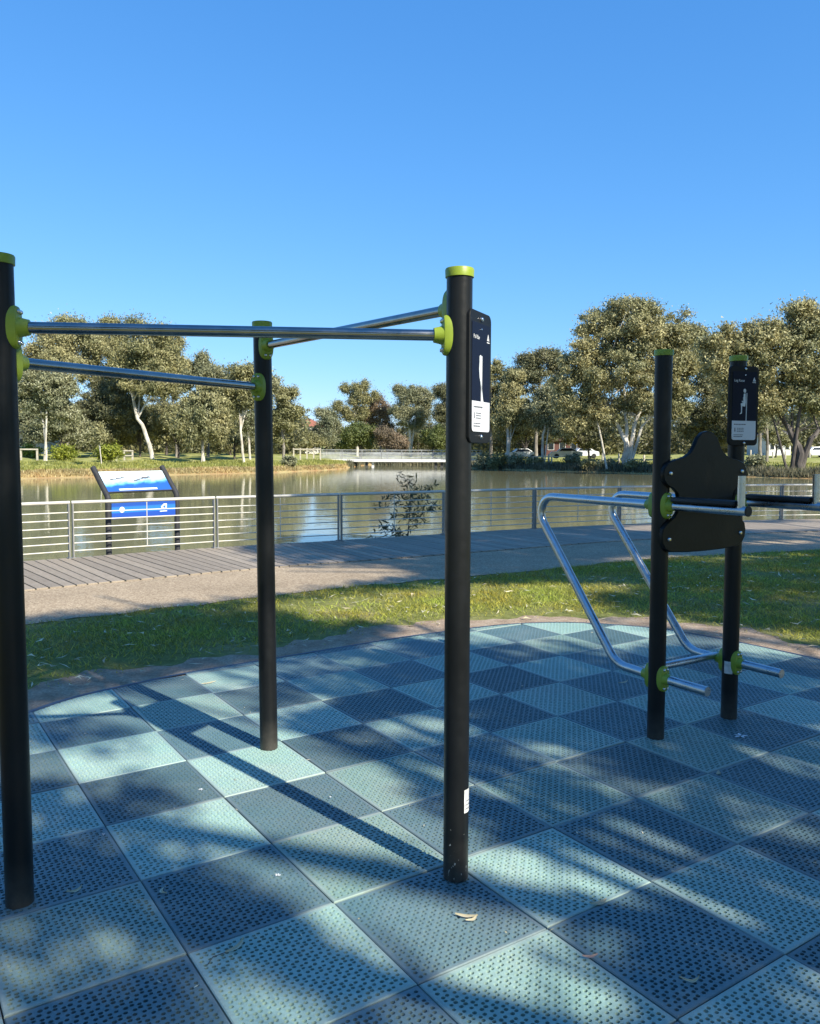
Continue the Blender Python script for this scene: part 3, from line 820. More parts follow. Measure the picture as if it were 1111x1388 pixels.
q1 = D_ - nd * 0.1; q2 = E_ - nd * 0.1
MB().tube([(*q1, Z_LO + 0.01), (*q2, Z_LO + 0.01)], RT - 0.003, 16).build('cross_bar', M['galv'], dip)
half = [(0.0, 1.642), (0.045, 1.634), (0.082, 1.605), (0.105, 1.565), (0.135, 1.528), (0.185, 1.503), (0.255, 1.49), (0.31, 1.474), (0.338, 1.445), (0.345, 1.42), (0.338, 1.388), (0.31, 1.362),
        (0.265, 1.345), (0.23, 1.318), (0.215, 1.27), (0.222, 1.225), (0.25, 1.19), (0.30, 1.163), (0.336, 1.135), (0.345, 1.10), (0.340, 1.06), (0.318, 1.03), (0.28, 1.012), (0.15, 1.004), (0.0, 1.002)]
uc = LDE / 2 - 0.03
outl = [(uc + a, b) for a, b in half] + [(uc - a, b) for a, b in half[-2:0:-1]]
def bo(u, z, d): return (D_[0] + ud[0] * u + nd[0] * d, D_[1] + ud[1] * u + nd[1] * d, z)
mz_ = 1.3
sh = lambda p, s: (uc + (p[0] - uc) * s, mz_ + (p[1] - mz_) * s)
board = MB().rings([[bo(*sh(p, 0.985), RP + 0.002) for p in outl], [bo(*p, RP + 0.006) for p in outl], [bo(*p, RP + 0.022) for p in outl], [bo(*sh(p, 0.985), RP + 0.027) for p in outl]]).build('back_board', M['hdpe'], dip)
for (bu, bz) in ((-0.015, 1.42), (-0.015, 1.08), (LDE - 0.045, 1.425), (LDE - 0.045, 1.085)):
    MB().lathe([(0.012, RP + 0.026), (0.012, RP + 0.030), (0.008, RP + 0.036), (0.003, RP + 0.037)], 12, bo(bu, bz, 0), ((ud[0], ud[1], 0), (0, 0, 1), (nd[0], nd[1], 0))).build('bolt', M['bolt'], board)
wE = np.array([math.cos(R_(22)), math.sin(R_(22))])
cE = at(1007, 549, 4.50)
info_panel(dip, (cE[0], cE[1], 1.785), wE, 0.205, 0.435, 'Leg Raise', 'seat')

# ------------------------------------------------------------------ boardwalk, planks, railing
walk = empty('boardwalk', (0, 0, 0)); tag(walk, kind='structure')
pitch = 0.153; s = 0.6; pr = random.Random(9)
while s < S_DECK[-1] - 0.6:
    c, t, n = deck_at(s); wv = 0.0675
    L_ = DECK_W + pr.uniform(-0.012, 0.012)
    # each plank lies across the walk; the inner end is a touch narrower or wider with the bend
    c2, t2, n2 = deck_at(s + wv); c1, t1, n1 = deck_at(s - wv)
    a0 = c1 + t * 0.0; a1 = c2; b1 = c2 + n2 * L_; b0 = c1 + n1 * L_
    mid = (a0 + a1 + b0 + b1) / 4
    z1 = 0.022 + pr.uniform(-0.0015, 0.0015)
    corners = [a0, a1, b1, b0]
    X = Vector((n[0], n[1], 0)); Y = Vector((-n[1], n[0], 0))
    vs = []
    for z in (-0.013, z1 - 0.003, z1):
        for p in corners:
            d = Vector((p[0] - mid[0], p[1] - mid[1], 0)); k = 0.003 if z == z1 else 0
            lx, ly = d.dot(X), d.dot(Y)
            vs.append((lx - math.copysign(k, lx), ly - math.copysign(k, ly), z))
    fs = [(0, 1, 2, 3), (8, 9, 10, 11)] + [(a + i, a + (i + 1) % 4, a + 4 + (i + 1) % 4, a + 4 + i) for a in (0, 4) for i in range(4)]
    o = MB().add(vs, fs).build('plank', M['plank'], walk, smooth=False)
    o.location = (mid[0], mid[1], 0); o.rotation_euler = (0, 0, math.atan2(X.y, X.x))
    s += pitch
fasc = [deck_at(q)[0] - deck_at(q)[2] * 0.03 for q in np.linspace(0.6, S_DECK[-1] - 0.6, 120)]
b = MB()
for i in range(len(fasc) - 1):
    p, q = Vector((*fasc[i], -0.10)), Vector((*fasc[i + 1], -0.10)); d = q - p
    b.box((p + q) / 2, (d.length + 0.004, 0.04, 0.19), (d.normalized(), Vector((-d.y, d.x, 0)).normalized(), (0, 0, 1)))
b.build('fascia_board', M['plank'], walk, smooth=False)

s0 = S_DECK[np.argmin(((DECK_OUT - np.array([-4.78, 11.30])) ** 2).sum(1))]
rail = empty('railing', (0, 0, 0), 0, 'low galvanised railing with six thin rails along the lake edge of the boardwalk', 'railing')
PAN = 2.14
def rp(s): c, t, n = deck_at(s); return c + n * 0.07, t, n
for kk in range(-3, 11):
    sa, sb = s0 + kk * PAN, s0 + (kk + 1) * PAN
    if sa < 0.8 or sb > S_DECK[-1] - 0.8: continue
    (a, ta, na_), (bq, tb, nb) = rp(sa), rp(sb)
    d = (bq - a); Ld = np.linalg.norm(d); d = d / Ld
    for (p, sg) in ((a, 1), (bq, -1)):
        e = p + d * (0.028 * sg)
        MB().box((e[0], e[1], 0.40), (0.016, 0.055, 0.77), ((d[0], d[1], 0), (-d[1], d[0], 0), (0, 0, 1))).build('post', M['railpost'], rail, smooth=False)
        MB().box((e[0], e[1], 0.028), (0.05, 0.11, 0.012), ((d[0], d[1], 0), (-d[1], d[0], 0), (0, 0, 1))).build('base_plate', M['railpost'], rail, smooth=False)
    a2, b2 = a + d * 0.012, bq - d * 0.012
    MB().tube([(*a2, 0.805), (*b2, 0.805)], 0.0235, 12).build('top_rail', M['rail'], rail)
    for r_ in range(6):
        z = 0.125 + r_ * 0.108
        a3, b3 = a + d * 0.033, bq - d * 0.033
        MB().tube([(*a3, z), (*b3, z)], 0.0085, 8).build('rail', M['rail'], rail)
    mm = (a + bq) / 2
    MB().tube([(*mm, 0.125), (*mm, 0.79)], 0.0075, 6).build('stay', M['rail'], rail)

# ------------------------------------------------------------------ interpretive sign behind the railing
def m_sign(kind):
    m, N, L, P = nmat('printed_panel_' + kind)
    tc = N.new('ShaderNodeTexCoord'); sep = N.new('ShaderNodeSeparateXYZ'); L.new(tc.outputs['Generated'], sep.inputs[0])
    if kind == 'upper':
        t = noise(N, L, 5, 4, vec=tc.outputs['Generated'], stretch=(2.2, 0.5, 1))
        ad = N.new('ShaderNodeMath'); ad.operation = 'MULTIPLY_ADD'; ad.inputs[1].default_value = -0.35; L.new(t.outputs[0], ad.inputs[0])
        gy = N.new('ShaderNodeMath'); gy.operation = 'MULTIPLY_ADD'; gy.inputs[1].default_value = -0.25; L.new(sep.outputs['X'], gy.inputs[0]); L.new(sep.outputs['Z'], gy.inputs[2])
        L.new(gy.outputs[0], ad.inputs[2])
        r = ramp(N, [(-0.0, (0.02, 0.10, 0.42)), (0.08, (0.07, 0.28, 0.62)), (0.2, (0.30, 0.56, 0.78)), (0.36, (0.62, 0.75, 0.82)), (0.8, (0.72, 0.82, 0.86))])
        L.new(ad.outputs[0], r.inputs[0]); L.new(r.outputs[0], P.inputs['Base Color'])
    else:
        r = ramp(N, [(0.0, (0.02, 0.075, 0.38)), (0.35, (0.02, 0.08, 0.40)), (0.40, (0.03, 0.20, 0.62)), (0.72, (0.03, 0.17, 0.55)), (0.80, (0.02, 0.08, 0.36))])
        L.new(sep.outputs['Z'], r.inputs[0]); L.new(r.outputs[0], P.inputs['Base Color'])
    P.inputs['Roughness'].default_value = 0.4
    return m
sl, sr = np.array([-4.49, 12.05]), np.array([-3.735, 12.98])
sgn = empty('information_sign', (*((sl + sr) / 2), 0), 0, 'blue lake information sign on two bent charcoal posts behind the railing', 'sign')
wd = (sr - sl); SW = np.linalg.norm(wd); wd = wd / SW; nb_ = np.array([-wd[1], wd[0]])    # away from the walk
org = (sl + sr) / 2
def sp(u, back, z): v = wd * u + nb_ * back; return (v[0], v[1], z)
for u in (-SW / 2, SW / 2):
    MB().tube(fillet([sp(u, 0, -0.35), sp(u, 0, 0.835), sp(u, 0.40, 1.27)], [0.08], 6), 0.042, 14).build('post', M['signpost'], sgn)
ang = math.atan2(0.435, 0.40); ca, sa = math.cos(ang), math.sin(ang)
def panel(name, m, w, l0, l1, off, thick=0.012):
    # l measured up the slope from the bend, off = proud of the post line
    f = lambda u, l, o: sp(u, ca * l - sa * o, 0.835 + sa * l + ca * o)
    return MB().add([f(-w / 2, l0, off), f(w / 2, l0, off), f(w / 2, l1, off), f(-w / 2, l1, off), f(-w / 2, l0, off + thick), f(w / 2, l0, off + thick), f(w / 2, l1, off + thick), f(-w / 2, l1, off + thick)],
                    [(3, 2, 1, 0), (4, 5, 6, 7), (0, 1, 5, 4), (1, 2, 6, 5), (2, 3, 7, 6), (3, 0, 4, 7)]).build(name, m, sgn, smooth=False), f
M['sign_up'], M['sign_lo'] = m_sign('upper'), m_sign('lower')
up, fU = panel('upper_panel', M['sign_up'], SW - 0.09, 0.10, 0.50, -0.004)
panel('panel_frame', M['signpost'], SW - 0.08, 0.08, 0.099, -0.01, 0.022)
def flat(name, polys, m, f, o, par):
    b = MB()
    for pts in polys:
        n_ = len(pts); b.rings([[f(u, l, o) for u, l in pts], [f(u, l, o + 0.0015) for u, l in pts]])
    return b.build(name, m, par, smooth=False)
flat('print_band', [[(-0.36, 0.118), (0.3, 0.118), (0.3, 0.150), (-0.36, 0.150)]], M['white'], fU, 0.008, up)
def blobs(cx, cy, w, h, n, seed):
    q = random.Random(seed); out = []
    for k in range(n):
        x = cx + (k / max(1, n - 1) - .5) * w; hh = h * q.uniform(.5, 1.2); y = cy + (k / max(1, n - 1) - .5) * h * 1.5 + q.uniform(-.3, .3) * h; ww = w / n * 0.75
        out.append([(x - ww, y - hh / 2), (x + ww, y - hh / 3), (x + ww * .8, y + hh / 2), (x - ww * .7, y + hh / 2)])
    return out
flat('print_art', blobs(-0.30, 0.355, 0.2, 0.028, 5, 2), M['ink'], fU, 0.008, up)
flat('print_art', blobs(0.12, 0.345, 0.26, 0.04, 6, 4), M['ink'], fU, 0.008, up)
f2 = lambda u, l, o: sp(u, -0.0 - o, l)
lo = MB().rings([[f2(u, l + 0.625, 0.012) for u, l in rrect(SW - 0.09, 0.235, 0.003)], [f2(u, l + 0.625, 0.022) for u, l in rrect(SW - 0.09, 0.235, 0.003)]]).build('lower_panel', M['sign_lo'], sgn, smooth=False)
circ2 = lambda a, b_, r, n=12: [(a + r * math.cos(t * 2 * math.pi / n), b_ + r * math.sin(t * 2 * math.pi / n)) for t in range(n)]
flat('print_emblem', [circ2(-0.385, 0.64, 0.045)], M['white'], f2, 0.0222, lo)
flat('print_logo', [[(0.29, 0.655), (0.34, 0.70), (0.40, 0.70), (0.395, 0.62), (0.35, 0.605), (0.31, 0.615)], [(0.27, 0.575), (0.40, 0.575), (0.40, 0.59), (0.27, 0.59)]], M['white'], f2, 0.0222, lo)
flat('print_mark', [[(0.325, 0.655), (0.375, 0.68), (0.37, 0.64), (0.345, 0.632)]], M['sign_lo'], f2, 0.0240, lo)

# ------------------------------------------------------------------ foliage tools
def leaf_quads(P, Dv, ln, wd_, rng, out=None, tri=True):
    n = len(P)
    Dv = Dv / np.linalg.norm(Dv, axis=1)[:, None]
    rnd = rng.normal(size=(n, 3))
    if out is not None: rnd = rnd * 0.55 + out
    S = np.cross(Dv, rnd); S /= np.linalg.norm(S, axis=1)[:, None] + 1e-9
    ln = (ln * rng.uniform(0.6, 1.3, n))[:, None]; wv = (wd_ * rng.uniform(0.7, 1.25, n))[:, None]
    if tri:
        a = P - Dv * ln * .5; c = P + Dv * ln * .5; V = np.stack([a - S * wv * .62, a + S * wv * .62, c + S * wv * .2], 1).reshape(-1, 3)
        return V, np.arange(n * 3).reshape(n, 3)
    a = P - Dv * ln / 2; c = P + Dv * ln / 2; b_ = P + S * wv / 2 - Dv * ln * 0.08; d_ = P - S * wv / 2 - Dv * ln * 0.08
    V = np.stack([a, b_, c, d_], 1).reshape(-1, 3)
    return V, np.arange(n * 4).reshape(n, 4)
def clump_points(centres, rads, per, rng, flat_=0.7):
    n = len(centres)
    u = rng.normal(size=(n, per, 3)); u /= np.linalg.norm(u, axis=2)[..., None]
    rad = np.clip(np.abs(rng.normal(0.62, 0.34, (n, per, 1))), 0, 1.7)
    shp = rng.uniform(0.65, 1.35, (n, 1, 3))
    P = centres[:, None, :] + u * rad * shp * rads[:, None, None] * np.array([1, 1, flat_])
    return P.reshape(-1, 3), u.reshape(-1, 3)
def tree(name, label, base, crowns, stems, bark, leaf, n_leaf=7000, leaf_len=0.27, leaf_w=0.108, clump=0.9, seed=1, cat='tree', group='gum trees across the lake', limbs=10, droop=0.8, gap=0.0, flat_=0.7):
    """crowns: (dx, dy, zc, rx, ry, rz) from the base; stems: lists of (dx, dy, z, r)"""
    rng = np.random.default_rng(seed)
    root = empty(name, tuple(base), 0, label, cat, group)
    vol = np.array([c[3] * c[4] * c[5] for c in crowns]) ** (2 / 3)
    CC = []; RRs = []
    for c, v in zip(crowns, vol):
        k = max(5, int(4.2 * v / clump ** 2))
        u = rng.normal(size=(k, 3)); u /= np.linalg.norm(u, axis=1)[:, None]
        rr = rng.uniform(0.15, 1.0, (k, 1)) ** 0.55
        cc = np.array(c[:3]) + u * rr * (np.array(c[3:]) - clump * 0.35).clip(0.2)
        CC.append(cc); RRs.append(clump * rng.uniform(0.45, 1.3, k))
    CC = np.concatenate(CC); RRs = np.concatenate(RRs)
    if gap: keep = rng.uniform(size=len(CC)) > gap; CC, RRs = CC[keep], RRs[keep]
    per = max(8, int(n_leaf * (4.1 if cat == 'tree' else 1.6) / len(CC)))
    P, U_ = clump_points(CC, RRs, per, rng, flat_)
    big = P - CC.mean(0); big /= np.linalg.norm(big, axis=1)[:, None] + 1e-6
    OUT = U_ * 0.75 + big * 0.5 + np.array([0, 0, 0.25])
    sel = rng.uniform(size=len(P)) < 0.16                     # loose sprays between the clumps
    P[sel] += rng.normal(size=(int(sel.sum()), 3)) * clump * 0.38
    Dv = rng.normal(size=(len(P), 3)) * np.array([1, 1, 0.7]); Dv[:, 2] -= droop * rng.uniform(0.4, 1.6, len(P))
    V, Q = leaf_quads(P, Dv, leaf_len, leaf_w, rng, OUT)
    link('crown', np_mesh('crown', V, Q), root, leaf)
    b = MB()
    tops = []
    for st in stems:
        pts = [Vector(p[:3]) for p in st]; rs = [p[3] for p in st]
        # subdivide with a little wander
        sp_, sr_ = [], []
        for i in range(len(pts) - 1):
            for t in (0, 0.5):
                p = pts[i].lerp(pts[i + 1], t)
                if t: p += Vector(rng.normal(size=3) * rs[i] * 0.35)
                sp_.append(p); sr_.append(rs[i] * (1 - t) + rs[i + 1] * t)
        sp_.append(pts[-1]); sr_.append(rs[-1])
        b.tube(sp_, sr_, 9); tops.append((sp_, sr_))
    order = rng.permutation(len(CC))[:limbs]
    for q in order:
        tgt = Vector(CC[q])
        sp_, sr_ = tops[int(rng.integers(len(tops)))]
        i0 = int(rng.integers(max(1, len(sp_) // 2), len(sp_)))
        p0 = sp_[i0]
        if tgt.z < p0.z + 0.3: i0 = max(1, len(sp_) // 2); p0 = sp_[i0]
        if (tgt - p0).length < 0.4: continue
        mid = p0.lerp(tgt, 0.5) + Vector((rng.normal() * .25, rng.normal() * .25, 0.12 * (tgt - p0).length))
        r0 = sr_[i0] * 0.6
        b.tube([p0, p0.lerp(mid, 0.5) + Vector((0, 0, 0.03)), mid, tgt], [r0, r0 * 0.8, r0 * 0.55, max(0.012, r0 * 0.2)], 6)
    b.build('trunk', bark, root)
    return root
def far_tree(name, label, px, Y, py0, crowns_px, stems_px, bark, leaf, depth=0.9, **kw):
    """extents as seen across the lake at distance Y, turned into metres"""
    k = Y / F_
    bx = (px - CX) * k
    z0 = float(terrain_z(bx, Y))
    Z = lambda py: EYE + (613.0 - py) * k - z0
    rg = np.random.default_rng(kw.get('seed', 1) + 50)
    cr = [((cx - px) * k, (rg.uniform(-.25, .25) * rx * k), Z(cy), rx * k * 1.12, rx * k * depth, ry * k * 1.08) for cx, cy, rx, ry in crowns_px]
    st = [[((sx - px) * k, 0 if i == 0 else rg.uniform(-.3, .3), (Z(sy) if i else -0.15), r * kw.get('slim', .72)) for i, (sx, sy, r) in enumerate(sl_)] for sl_ in stems_px]
    kw.pop('slim', None)
    return tree(name, label, (bx, Y, z0), cr, st, bark, leaf, **kw)

# ------------------------------------------------------------------ trees across the lake
FT = far_tree
g_ = 'gum_tree'
# left bank
FT(g_, 'white-trunked forked gum tree standing on the left bank beside the small timber rail', 62, 82, 628, [(58, 520, 24, 26), (82, 530, 24, 24), (40, 545, 20, 22), (70, 552, 30, 20), (92, 560, 18, 16)],
   [[(63, 628, .2), (62, 600, .17), (60, 578, .15), (57, 560, .11), (47, 545, .08), (37, 533, .05)], [(60, 578, .13), (66, 560, .12), (69, 540, .09), (71, 525, .05)]], M['bark_white'], M['leaf_grey'], n_leaf=9000, seed=3, clump=0.8)
FT(g_, 'tall broad khaki gum tree at the far left, behind the white forked trunk', 90, 104, 620, [(62, 470, 24, 22), (100, 462, 38, 26), (82, 500, 48, 34), (130, 475, 26, 26), (52, 505, 18, 24)],
   [[(92, 622, .4), (90, 560, .34), (98, 510, .26), (104, 480, .15)]], M['bark_grey'], M['leaf_khaki'], n_leaf=15000, seed=4, clump=1.15, gap=0.15)
FT(g_, 'tallest gum tree of the left bank, topped above the long bar', 152, 108, 620, [(150, 462, 34, 28), (178, 470, 34, 26), (148, 500, 40, 34), (110, 446, 14, 10), (152, 440, 12, 9), (190, 444, 16, 11), (185, 505, 30, 30)],
   [[(155, 622, .42), (154, 560, .36), (160, 505, .28), (168, 470, .15)]], M['bark_grey'], M['leaf_olive'], n_leaf=16000, seed=5, clump=1.15, gap=0.1)
FT('casuarina_tree', 'dark feathery tree in the middle of the left bank, behind the bushes', 142, 96, 622, [(132, 560, 28, 36), (158, 545, 26, 44), (150, 585, 36, 22), (112, 580, 20, 26)],
   [[(140, 622, .3), (141, 590, .26), (145, 545, .16)]], M['bark_dark'], M['leaf_dark'], n_leaf=14000, seed=6, clump=0.8, leaf_w=0.09, leaf_len=0.4)
FT(g_, 'leaning gum tree with a pale bent trunk near the sign, left bank', 206, 92, 626, [(196, 478, 34, 26), (222, 490, 30, 26), (172, 500, 22, 22), (206, 520, 36, 22), (232, 525, 20, 22), (215, 455, 24, 12)],
   [[(207, 628, .36), (203, 604, .32), (196, 585, .3), (188, 570, .26), (183, 545, .22), (180, 520, .18), (190, 495, .1)]], M['bark_white'], M['leaf_olive'], n_leaf=13000, seed=7, clump=0.95)
FT(g_, 'rounded khaki gum tree right of the leaning trunk', 238, 104, 620, [(228, 470, 26, 24), (240, 500, 26, 26), (215, 455, 18, 12), (252, 515, 18, 22)],
   [[(240, 622, .34), (238, 570, .28), (235, 520, .2), (232, 485, .1)]], M['bark_grey'], M['leaf_khaki'], n_leaf=9000, seed=8, clump=1.05)
FT(g_, 'airy grey-green gum tree with gaps, left of the far black post', 282, 104, 620, [(278, 498, 22, 18), (290, 515, 24, 20), (262, 520, 20, 18), (300, 535, 18, 18)],
   [[(282, 622, .3), (281, 575, .25), (280, 530, .18), (280, 500, .08)]], M['bark_grey'], M['leaf_grey'], n_leaf=8000, seed=9, clump=0.95, gap=0.1)
FT(g_, 'pale weeping gum tree with a forked white trunk in the sun, left bank', 276, 84, 629, [(276, 560, 30, 36), (256, 575, 20, 30), (296, 580, 18, 28), (280, 535, 20, 20)],
   [[(277, 629, .22), (274, 606, .2), (273, 590, .17), (271, 575, .1), (269, 545, .05)], [(273, 592, .12), (278, 582, .1), (281, 565, .05)]], M['bark_white'], M['leaf_khaki'], n_leaf=9500, seed=10, clump=0.75, droop=1.5)
FT(g_, 'thin leaning white gum tree just left of the far black post', 330, 88, 629, [(322, 535, 22, 28), (340, 530, 18, 24), (330, 508, 24, 14), (312, 560, 16, 22)],
   [[(331, 630, .2), (328, 600, .18), (325, 570, .15), (325, 540, .08)]], M['bark_white'], M['leaf_olive'], n_leaf=8000, seed=11, clump=0.8)
FT(g_, 'second thin white gum tree, close beside the far black post', 340, 94, 624, [(350, 540, 18, 26), (345, 575, 18, 20), (362, 520, 14, 16)],
   [[(339, 624, .2), (338, 600, .18), (336, 588, .14), (345, 560, .08)]], M['bark_white'], M['leaf_grey'], n_leaf=5500, seed=12, clump=0.8)
FT(g_, 'dark clumped gum tree on the point, right of the far black post', 382, 100, 618, [(378, 545, 14, 22), (388, 560, 14, 22), (380, 585, 20, 18), (394, 535, 9, 7), (402, 560, 6, 6), (372, 525, 12, 12)],
   [[(384, 622, .26), (383, 590, .22), (384, 550, .12)]], M['bark_grey'], M['leaf_olive'], n_leaf=8000, seed=13, clump=0.85, gap=0.1)
FT('dark_tree', 'dense dark tree filling the back of the left bank behind the leaning trunk', 226, 118, 616, [(215, 570, 34, 32), (245, 580, 30, 28), (185, 580, 26, 24)],
   [[(226, 620, .3), (226, 580, .2)]], M['bark_dark'], M['leaf_dark'], n_leaf=11000, seed=14, clump=1.0)
FT('dark_tree', 'dense dark tree behind the two thin white gums', 312, 120, 616, [(300, 585, 28, 26), (326, 580, 26, 30), (350, 590, 22, 22)],
   [[(312, 620, .3), (312, 580, .2)]], M['bark_dark'], M['leaf_dark'], n_leaf=9000, seed=15, clump=1.0)
FT('dark_tree', 'dark tree at the far left edge behind the pinkish house', 44, 122, 616, [(35, 560, 30, 34), (8, 550, 30, 44), (60, 590, 24, 18)],
   [[(40, 620, .3), (40, 570, .2)]], M['bark_dark'], M['leaf_grey'], n_leaf=10000, seed=16, clump=1.0)
FT(g_, 'big khaki gum tree behind the nearest left post', -20, 98, 620, [(-30, 500, 50, 40), (-5, 540, 40, 40), (-60, 545, 40, 40)],
   [[(-20, 625, .4), (-20, 570, .3), (-20, 520, .15)]], M['bark_grey'], M['leaf_khaki'], n_leaf=9000, seed=17, clump=1.2)
FT('leafy_tree', 'bushy grey-green tree low behind the white forked trunk', 84, 92, 620, [(80, 575, 30, 26), (108, 590, 24, 18), (50, 590, 22, 20)], [[(84, 622, .2), (84, 590, .14)]], M['bark_dark'], M['leaf_grey'], n_leaf=7500, seed=18, clump=0.8)
FT('leafy_tree', 'bushy olive tree low behind the leaning pale trunk', 190, 98, 620, [(180, 560, 26, 30), (168, 590, 22, 20), (212, 580, 24, 24)], [[(190, 622, .2), (190, 590, .14)]], M['bark_dark'], M['leaf_olive'], n_leaf=7500, seed=19, clump=0.8)
FT('leafy_tree', 'bushy khaki tree low between the leaning trunk and the weeping gum', 242, 98, 620, [(240, 575, 24, 26), (255, 595, 18, 16)], [[(242, 622, .2), (242, 590, .14)]], M['bark_dark'], M['leaf_khaki'], n_leaf=5500, seed=52, clump=0.8)
FT('leafy_tree', 'bushy grey-green tree low behind the two thin white gums', 318, 102, 620, [(310, 580, 22, 24), (340, 588, 24, 22), (365, 590, 18, 20)], [[(318, 622, .2), (318, 590, .14)]], M['bark_dark'], M['leaf_grey'], n_leaf=6500, seed=53, clump=0.8)
# beyond the bridge
gc = 'trees beyond the footbridge'
FT(g_, 'small olive gum tree left of the red-roofed hillside house', 412, 138, 612, [(410, 595, 20, 16), (425, 600, 18, 12), (398, 590, 14, 16)], [[(412, 613, .2), (412, 595, .12)]], M['bark_grey'], M['leaf_olive'], n_leaf=5000, seed=20, clump=0.9, group=gc)
FT(g_, 'mid-height grey gum tree beside the red-roofed hillside house', 442, 142, 612, [(438, 562, 13, 10), (447, 575, 16, 14), (432, 590, 14, 16), (452, 595, 18, 16)], [[(442, 613, .25), (441, 585, .2), (440, 565, .08)]], M['bark_grey'], M['leaf_grey'], n_leaf=7000, seed=21, clump=1.0, group=gc)
FT(g_, 'tall umbrella-topped gum tree with layered dark clumps above the bridge', 483, 150, 612, [(472, 528, 12, 7), (491, 525, 12, 8), (482, 538, 9, 8), (461, 553, 10, 9), (478, 547, 10, 8), (493, 543, 11, 10), (508, 537, 6, 5), (472, 562, 12, 11), (488, 562, 13, 13), (452, 566, 7, 7)],
   [[(484, 613, .36), (482, 580, .3), (481, 552, .22), (484, 535, .12)]], M['bark_white'], M['leaf_olive'], n_leaf=9000, seed=22, clump=1.0, group=gc, flat_=0.8)
FT(g_, 'brownish gum tree between the umbrella-topped one and the wide one', 516, 152, 612, [(512, 552, 15, 14), (524, 560, 14, 16), (502, 570, 14, 16), (516, 585, 18, 14)], [[(516, 613, .32), (516, 580, .25), (515, 555, .1)]], M['bark_grey'], M['leaf_brown'], n_leaf=9000, seed=23, clump=1.1, group=gc)
FT(g_, 'wide grey gum tree with pale limbs above the bridge', 558, 146, 612, [(552, 535, 20, 13), (570, 540, 17, 14), (545, 555, 16, 14), (576, 560, 14, 14), (558, 570, 22, 16), (540, 530, 8, 7)],
   [[(556, 613, .4), (555, 585, .34), (552, 560, .22), (548, 540, .1)], [(555, 588, .25), (562, 570, .18), (568, 550, .08)]], M['bark_white'], M['leaf_grey'], n_leaf=13000, seed=24, clump=1.05, group=gc, gap=0.1)
FT('leafy_tree', 'bushy yellow-green tree standing over the left end of the bridge', 488, 132, 613, [(480, 594, 18, 14), (498, 592, 14, 15), (488, 584, 14, 10), (468, 602, 12, 9)], [[(488, 614, .25), (488, 595, .15)]], M['bark_dark'], M['leaf_green'], n_leaf=9000, seed=25, clump=0.8, group=gc)
FT('leafy_tree', 'low reddish-brown tree behind the middle of the bridge', 524, 130, 613, [(520, 592, 14, 14), (534, 598, 12, 12), (545, 603, 10, 8)], [[(524, 614, .2), (524, 595, .12)]], M['bark_dark'], M['leaf_brown'], n_leaf=6500, seed=26, clump=0.75, group=gc, droop=1.5)
FT('leafy_tree', 'low fresh green tree behind the right end of the bridge', 586, 130, 613, [(586, 590, 13, 16), (592, 600, 12, 12)], [[(586, 614, .2), (586, 595, .12)]], M['bark_dark'], M['leaf_green'], n_leaf=5500, seed=27, clump=0.7, group=gc)
FT(g_, 'dark tall gum tree right behind the nearest sign post', 606, 140, 613, [(600, 532, 13, 12), (612, 545, 16, 16), (598, 560, 12, 14), (612, 580, 20, 20)], [[(606, 614, .36), (606, 580, .3), (604, 545, .12)]], M['bark_grey'], M['leaf_dark'], n_leaf=9000, seed=28, clump=1.0, group=gc)
FT('dark_tree', 'dark bushy tree in the shade behind the wide grey gum', 566, 160, 611, [(560, 592, 26, 18), (590, 585, 20, 20), (535, 595, 20, 14)], [[(566, 613, .3), (566, 590, .2)]], M['bark_dark'], M['leaf_dark'], n_leaf=9000, seed=29, clump=1.1, group=gc)
FT('dark_tree', 'dark bushy tree in the shade behind the yellow-green one', 470, 160, 611, [(462, 595, 24, 14), (500, 588, 24, 18)], [[(470, 613, .3), (470, 595, .2)]], M['bark_dark'], M['leaf_dark'], n_leaf=8000, seed=30, clump=1.1, group=gc)
# right bank
gr = 'gum trees on the right bank'
FT(g_, 'dark gum tree just right of the nearest sign post', 664, 108, 614, [(668, 500, 14, 12), (656, 518, 18, 20), (676, 535, 20, 24), (652, 560, 24, 24), (682, 565, 22, 22), (690, 510, 14, 18)], [[(664, 616, .34), (664, 575, .28), (665, 530, .15)]], M['bark_grey'], M['leaf_olive'], n_leaf=12000, seed=40, clump=0.95, group=gr, gap=0.08)
FT(g_, 'gum tree with a straight white trunk, right of the nearest sign', 688, 98, 614, [(690, 540, 16, 26), (702, 560, 18, 22), (682, 565, 14, 20), (694, 515, 12, 14)],
   [[(688, 615, .3), (688, 590, .25), (687, 575, .22), (685, 555, .14)], [(687, 577, .12), (693, 565, .08)]], M['bark_white'], M['leaf_khaki'], n_leaf=9000, seed=41, clump=0.8, group=gr, droop=1.3)
FT(g_, 'dark-crowned gum tree with high limbs between the white trunk and the big tree', 722, 106, 614, [(712, 490, 18, 12), (735, 486, 20, 13), (752, 500, 20, 20), (722, 508, 24, 18), (738, 530, 24, 22), (704, 522, 18, 22), (755, 550, 20, 26), (715, 560, 24, 24)],
   [[(726, 616, .36), (726, 580, .3), (728, 545, .24), (730, 510, .14)]], M['bark_grey'], M['leaf_dark'], n_leaf=12000, seed=42, clump=1.0, group=gr, gap=0.1)
FT(g_, 'slender forked gum tree with a tan trunk on the right bank', 735, 96, 614, [(730, 560, 18, 22), (748, 555, 18, 22), (738, 535, 16, 16), (752, 580, 12, 14)],
   [[(735, 616, .22), (735, 590, .2), (737, 575, .16), (734, 562, .1)], [(737, 577, .12), (744, 566, .1), (756, 553, .06)]], M['bark_white'], M['leaf_grey'], n_leaf=8000, seed=43, clump=0.75, group=gr)
